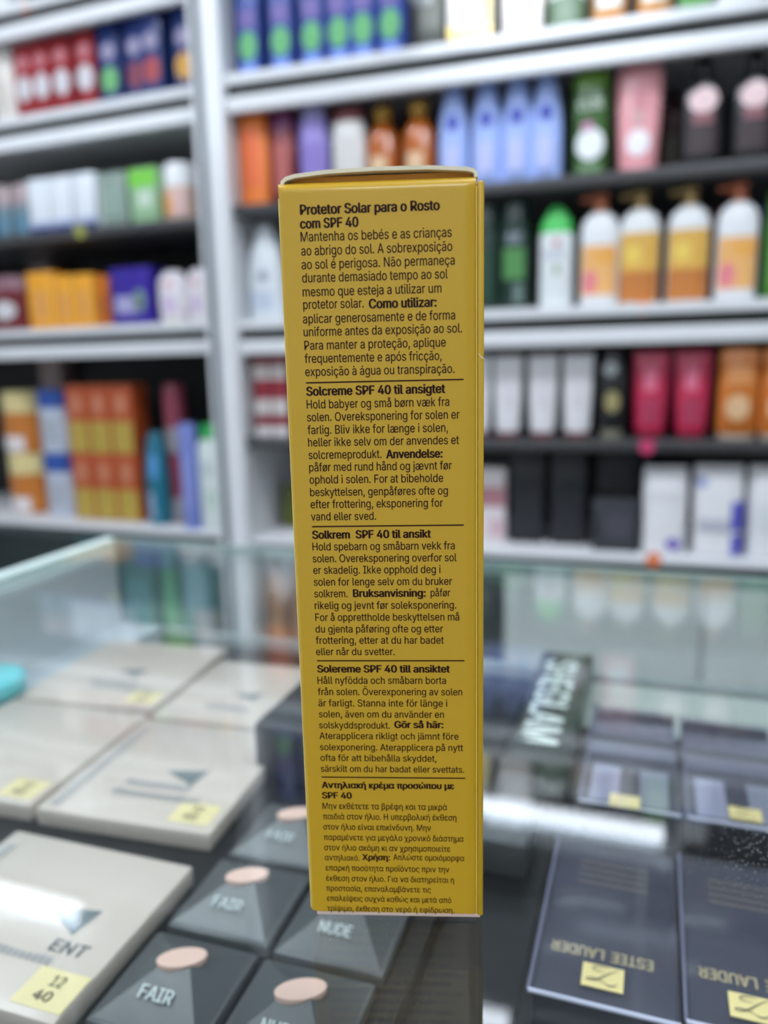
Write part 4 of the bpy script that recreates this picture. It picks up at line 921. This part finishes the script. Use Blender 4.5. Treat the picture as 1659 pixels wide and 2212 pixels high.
# small print, one part per paragraph
LINES = [
  [('Protetor Solar para o Rosto', 0.00402, 0.02989, 0.1474, 0.00173, 1),
   ('com SPF 40', 0.00391, 0.01485, 0.14496, 0.00172, 1),
   ('Mantenha os bebés e as crianças', 0.00393, 0.03202, 0.14263, 0.00172, 0),
   ('ao abrigo do sol. A sobrexposição', 0.00395, 0.0321, 0.14015, 0.00172, 0),
   ('ao sol é perigosa. Não permaneça', 0.00391, 0.03255, 0.1377, 0.00171, 0),
   ('durante demasiado tempo ao sol', 0.00391, 0.03124, 0.13528, 0.00171, 0),
   ('mesmo que esteja a utilizar um', 0.0039, 0.03005, 0.13275, 0.00171, 0),
   ('protetor solar.', 0.0039, 0.01542, 0.13044, 0.0017, 0),
   ('Como utilizar:', 0.01636, 0.02915, 0.13025, 0.0017, 1),
   ('aplicar generosamente e de forma', 0.00374, 0.03258, 0.12781, 0.0017, 0),
   ('uniforme antes da exposição ao sol.', 0.00376, 0.03385, 0.1254, 0.0017, 0),
   ('Para manter a proteção, aplique', 0.00381, 0.03079, 0.12288, 0.00169, 0),
   ('frequentemente e após fricção,', 0.00375, 0.02998, 0.12041, 0.00169, 0),
   ('exposição à água ou transpiração.', 0.00375, 0.0324, 0.11793, 0.00169, 0)],
  [('Solcreme SPF 40 til ansigtet', 0.00379, 0.03063, 0.1142, 0.00168, 1),
   ('Hold babyer og små børn væk fra', 0.00377, 0.03136, 0.11171, 0.00168, 0),
   ('solen. Overeksponering for solen er', 0.00374, 0.03331, 0.10925, 0.00167, 0),
   ('farlig. Bliv ikke for længe i solen,', 0.00374, 0.03107, 0.10677, 0.00167, 0),
   ('heller ikke selv om der anvendes et', 0.00374, 0.03319, 0.10435, 0.00166, 0),
   ('solcremeprodukt.', 0.00374, 0.0181, 0.10187, 0.00166, 0),
   ('Anvendelse:', 0.01898, 0.03002, 0.10178, 0.00165, 1),
   ('påfør med rund hånd og jævnt før', 0.00375, 0.03177, 0.09943, 0.00165, 0),
   ('ophold i solen. For at bibeholde', 0.00373, 0.03007, 0.09697, 0.00165, 0),
   ('beskyttelsen, genpåføres ofte og', 0.00373, 0.03097, 0.09447, 0.00164, 0),
   ('efter frottering, eksponering for', 0.00373, 0.02997, 0.09203, 0.00164, 0),
   ('vand eller sved.', 0.00371, 0.01672, 0.08955, 0.00163, 0)],
  [('Solkrem  SPF 40 til ansikt', 0.00379, 0.02758, 0.08582, 0.00162, 1),
   ('Hold spebarn og småbarn vekk fra', 0.00375, 0.03225, 0.08338, 0.00162, 0),
   ('solen. Overeksponering overfor sol', 0.0037, 0.0326, 0.08093, 0.00161, 0),
   ('er skadelig. Ikke opphold deg i', 0.00371, 0.02939, 0.07852, 0.00161, 0),
   ('solen for lenge selv om du bruker', 0.00371, 0.03168, 0.07604, 0.0016, 0),
   ('solkrem.', 0.00372, 0.01054, 0.07358, 0.0016, 0),
   ('Bruksanvisning:', 0.01161, 0.02639, 0.07361, 0.00159, 1),
   ('påfør', 0.02734, 0.0313, 0.07364, 0.00158, 0),
   ('rikelig og jevnt før soleksponering.', 0.0037, 0.0325, 0.07107, 0.00159, 0),
   ('For å opprettholde beskyttelsen må', 0.00372, 0.0331, 0.06855, 0.00159, 0),
   ('du gjenta påføring ofte og etter', 0.00367, 0.02979, 0.06604, 0.00158, 0),
   ('frottering, etter at du har badet', 0.00363, 0.02993, 0.0636, 0.00158, 0),
   ('eller når du svetter.', 0.00358, 0.01986, 0.06114, 0.00157, 0)],
  [('Solereme SPF 40 till ansiktet', 0.00368, 0.03115, 0.05737, 0.00156, 1),
   ('Håll nyfödda och småbarn borta', 0.00363, 0.0303, 0.05485, 0.00156, 0),
   ('från solen. Överexponering av solen', 0.00362, 0.03363, 0.05234, 0.00155, 0),
   ('är farligt. Stanna inte för länge i', 0.00363, 0.03053, 0.04982, 0.00154, 0),
   ('solen, även om du använder en', 0.00364, 0.02983, 0.04734, 0.00153, 0),
   ('solskyddsprodukt.', 0.0036, 0.01849, 0.04485, 0.00152, 0),
   ('Gör så här:', 0.01943, 0.02973, 0.04504, 0.00151, 1),
   ('Aterapplicera rikligt och jämnt före', 0.00356, 0.03283, 0.04243, 0.00151, 0),
   ('solexponering. Aterapplicera på nytt', 0.00357, 0.03375, 0.03987, 0.0015, 0),
   ('ofta för att bibehålla skyddet,', 0.00359, 0.02818, 0.0374, 0.00149, 0),
   ('särskilt om du har badat eller svettats.', 0.00356, 0.03398, 0.0349, 0.00148, 0)],
  [('Αντηλιακή κρέμα προσώπου με', 0.00361, 0.03187, 0.03111, 0.00147, 1),
   ('SPF 40', 0.00357, 0.01002, 0.02867, 0.00146, 1),
   ('Μην εκθέτετε τα βρέφη και τα μικρά', 0.00359, 0.03031, 0.02619, 0.00145, 0),
   ('παιδιά στον ήλιο. Η υπερβολική έκθεση', 0.00361, 0.03228, 0.02373, 0.00145, 0),
   ('στον ήλιο είναι επικίνδυνη. Μην', 0.00357, 0.02685, 0.02125, 0.00144, 0),
   ('παραμένετε για μεγάλο χρονικό διάστημα', 0.00359, 0.03377, 0.01876, 0.00143, 0),
   ('στον ήλιο ακόμη κι αν χρησιμοποιείτε', 0.00358, 0.03094, 0.01629, 0.00143, 0),
   ('αντηλιακό.', 0.00361, 0.01123, 0.01383, 0.00142, 0),
   ('Χρήση:', 0.0118, 0.01792, 0.01403, 0.00142, 1),
   ('Απλώστε ομοιόμορφα', 0.01858, 0.03392, 0.01414, 0.00141, 0),
   ('επαρκή ποσότητα προϊόντος πριν την', 0.00371, 0.03069, 0.01133, 0.00142, 0),
   ('έκθεση στον ήλιο. Για να διατηρείται η', 0.00371, 0.03169, 0.00879, 0.00141, 0),
   ('προστασία, επαναλαμβάνετε τις', 0.00367, 0.02665, 0.00632, 0.0014, 0),
   ('επαλείψεις συχνά καθώς και μετά από', 0.00372, 0.03106, 0.00384, 0.0014, 0),
   ('τρίψιμο, έκθεση στο νερό ή εφίδρωση.', 0.00366, 0.03171, 0.00135, 0.00139, 0)],
]
names = ('portuguese_print', 'danish_print', 'norwegian_print', 'swedish_print', 'greek_print')
for para, nm in zip(LINES, names):
    for bold, pn in ((0, nm), (1, nm.replace('print', 'heading'))):
        b = bmesh.new()
        for (s, x0, x1, z, cap, bd) in para:
            if bd == bold: put_text(b, s, (x0, -.00006, z), (1, 0, 0), (0, 0, 1), x1 - x0, cap, .037 if bd else .008)
        obj(pn, b, ink, hero, smooth='raw')
for (x0, x1, z) in [(0.00382, 0.03411, 0.11666), (0.00384, 0.03406, 0.08829), (0.00373, 0.03411, 0.05991), (0.00365, 0.0342, 0.03365)]:
    b = bmesh.new(); b.faces.new([b.verts.new(v) for v in ((x0, -.00006, z - .00013), (x1, -.00006, z - .00013), (x1, -.00006, z + .00013), (x0, -.00006, z + .00013))])
    obj('divider_line', b, ink, hero)
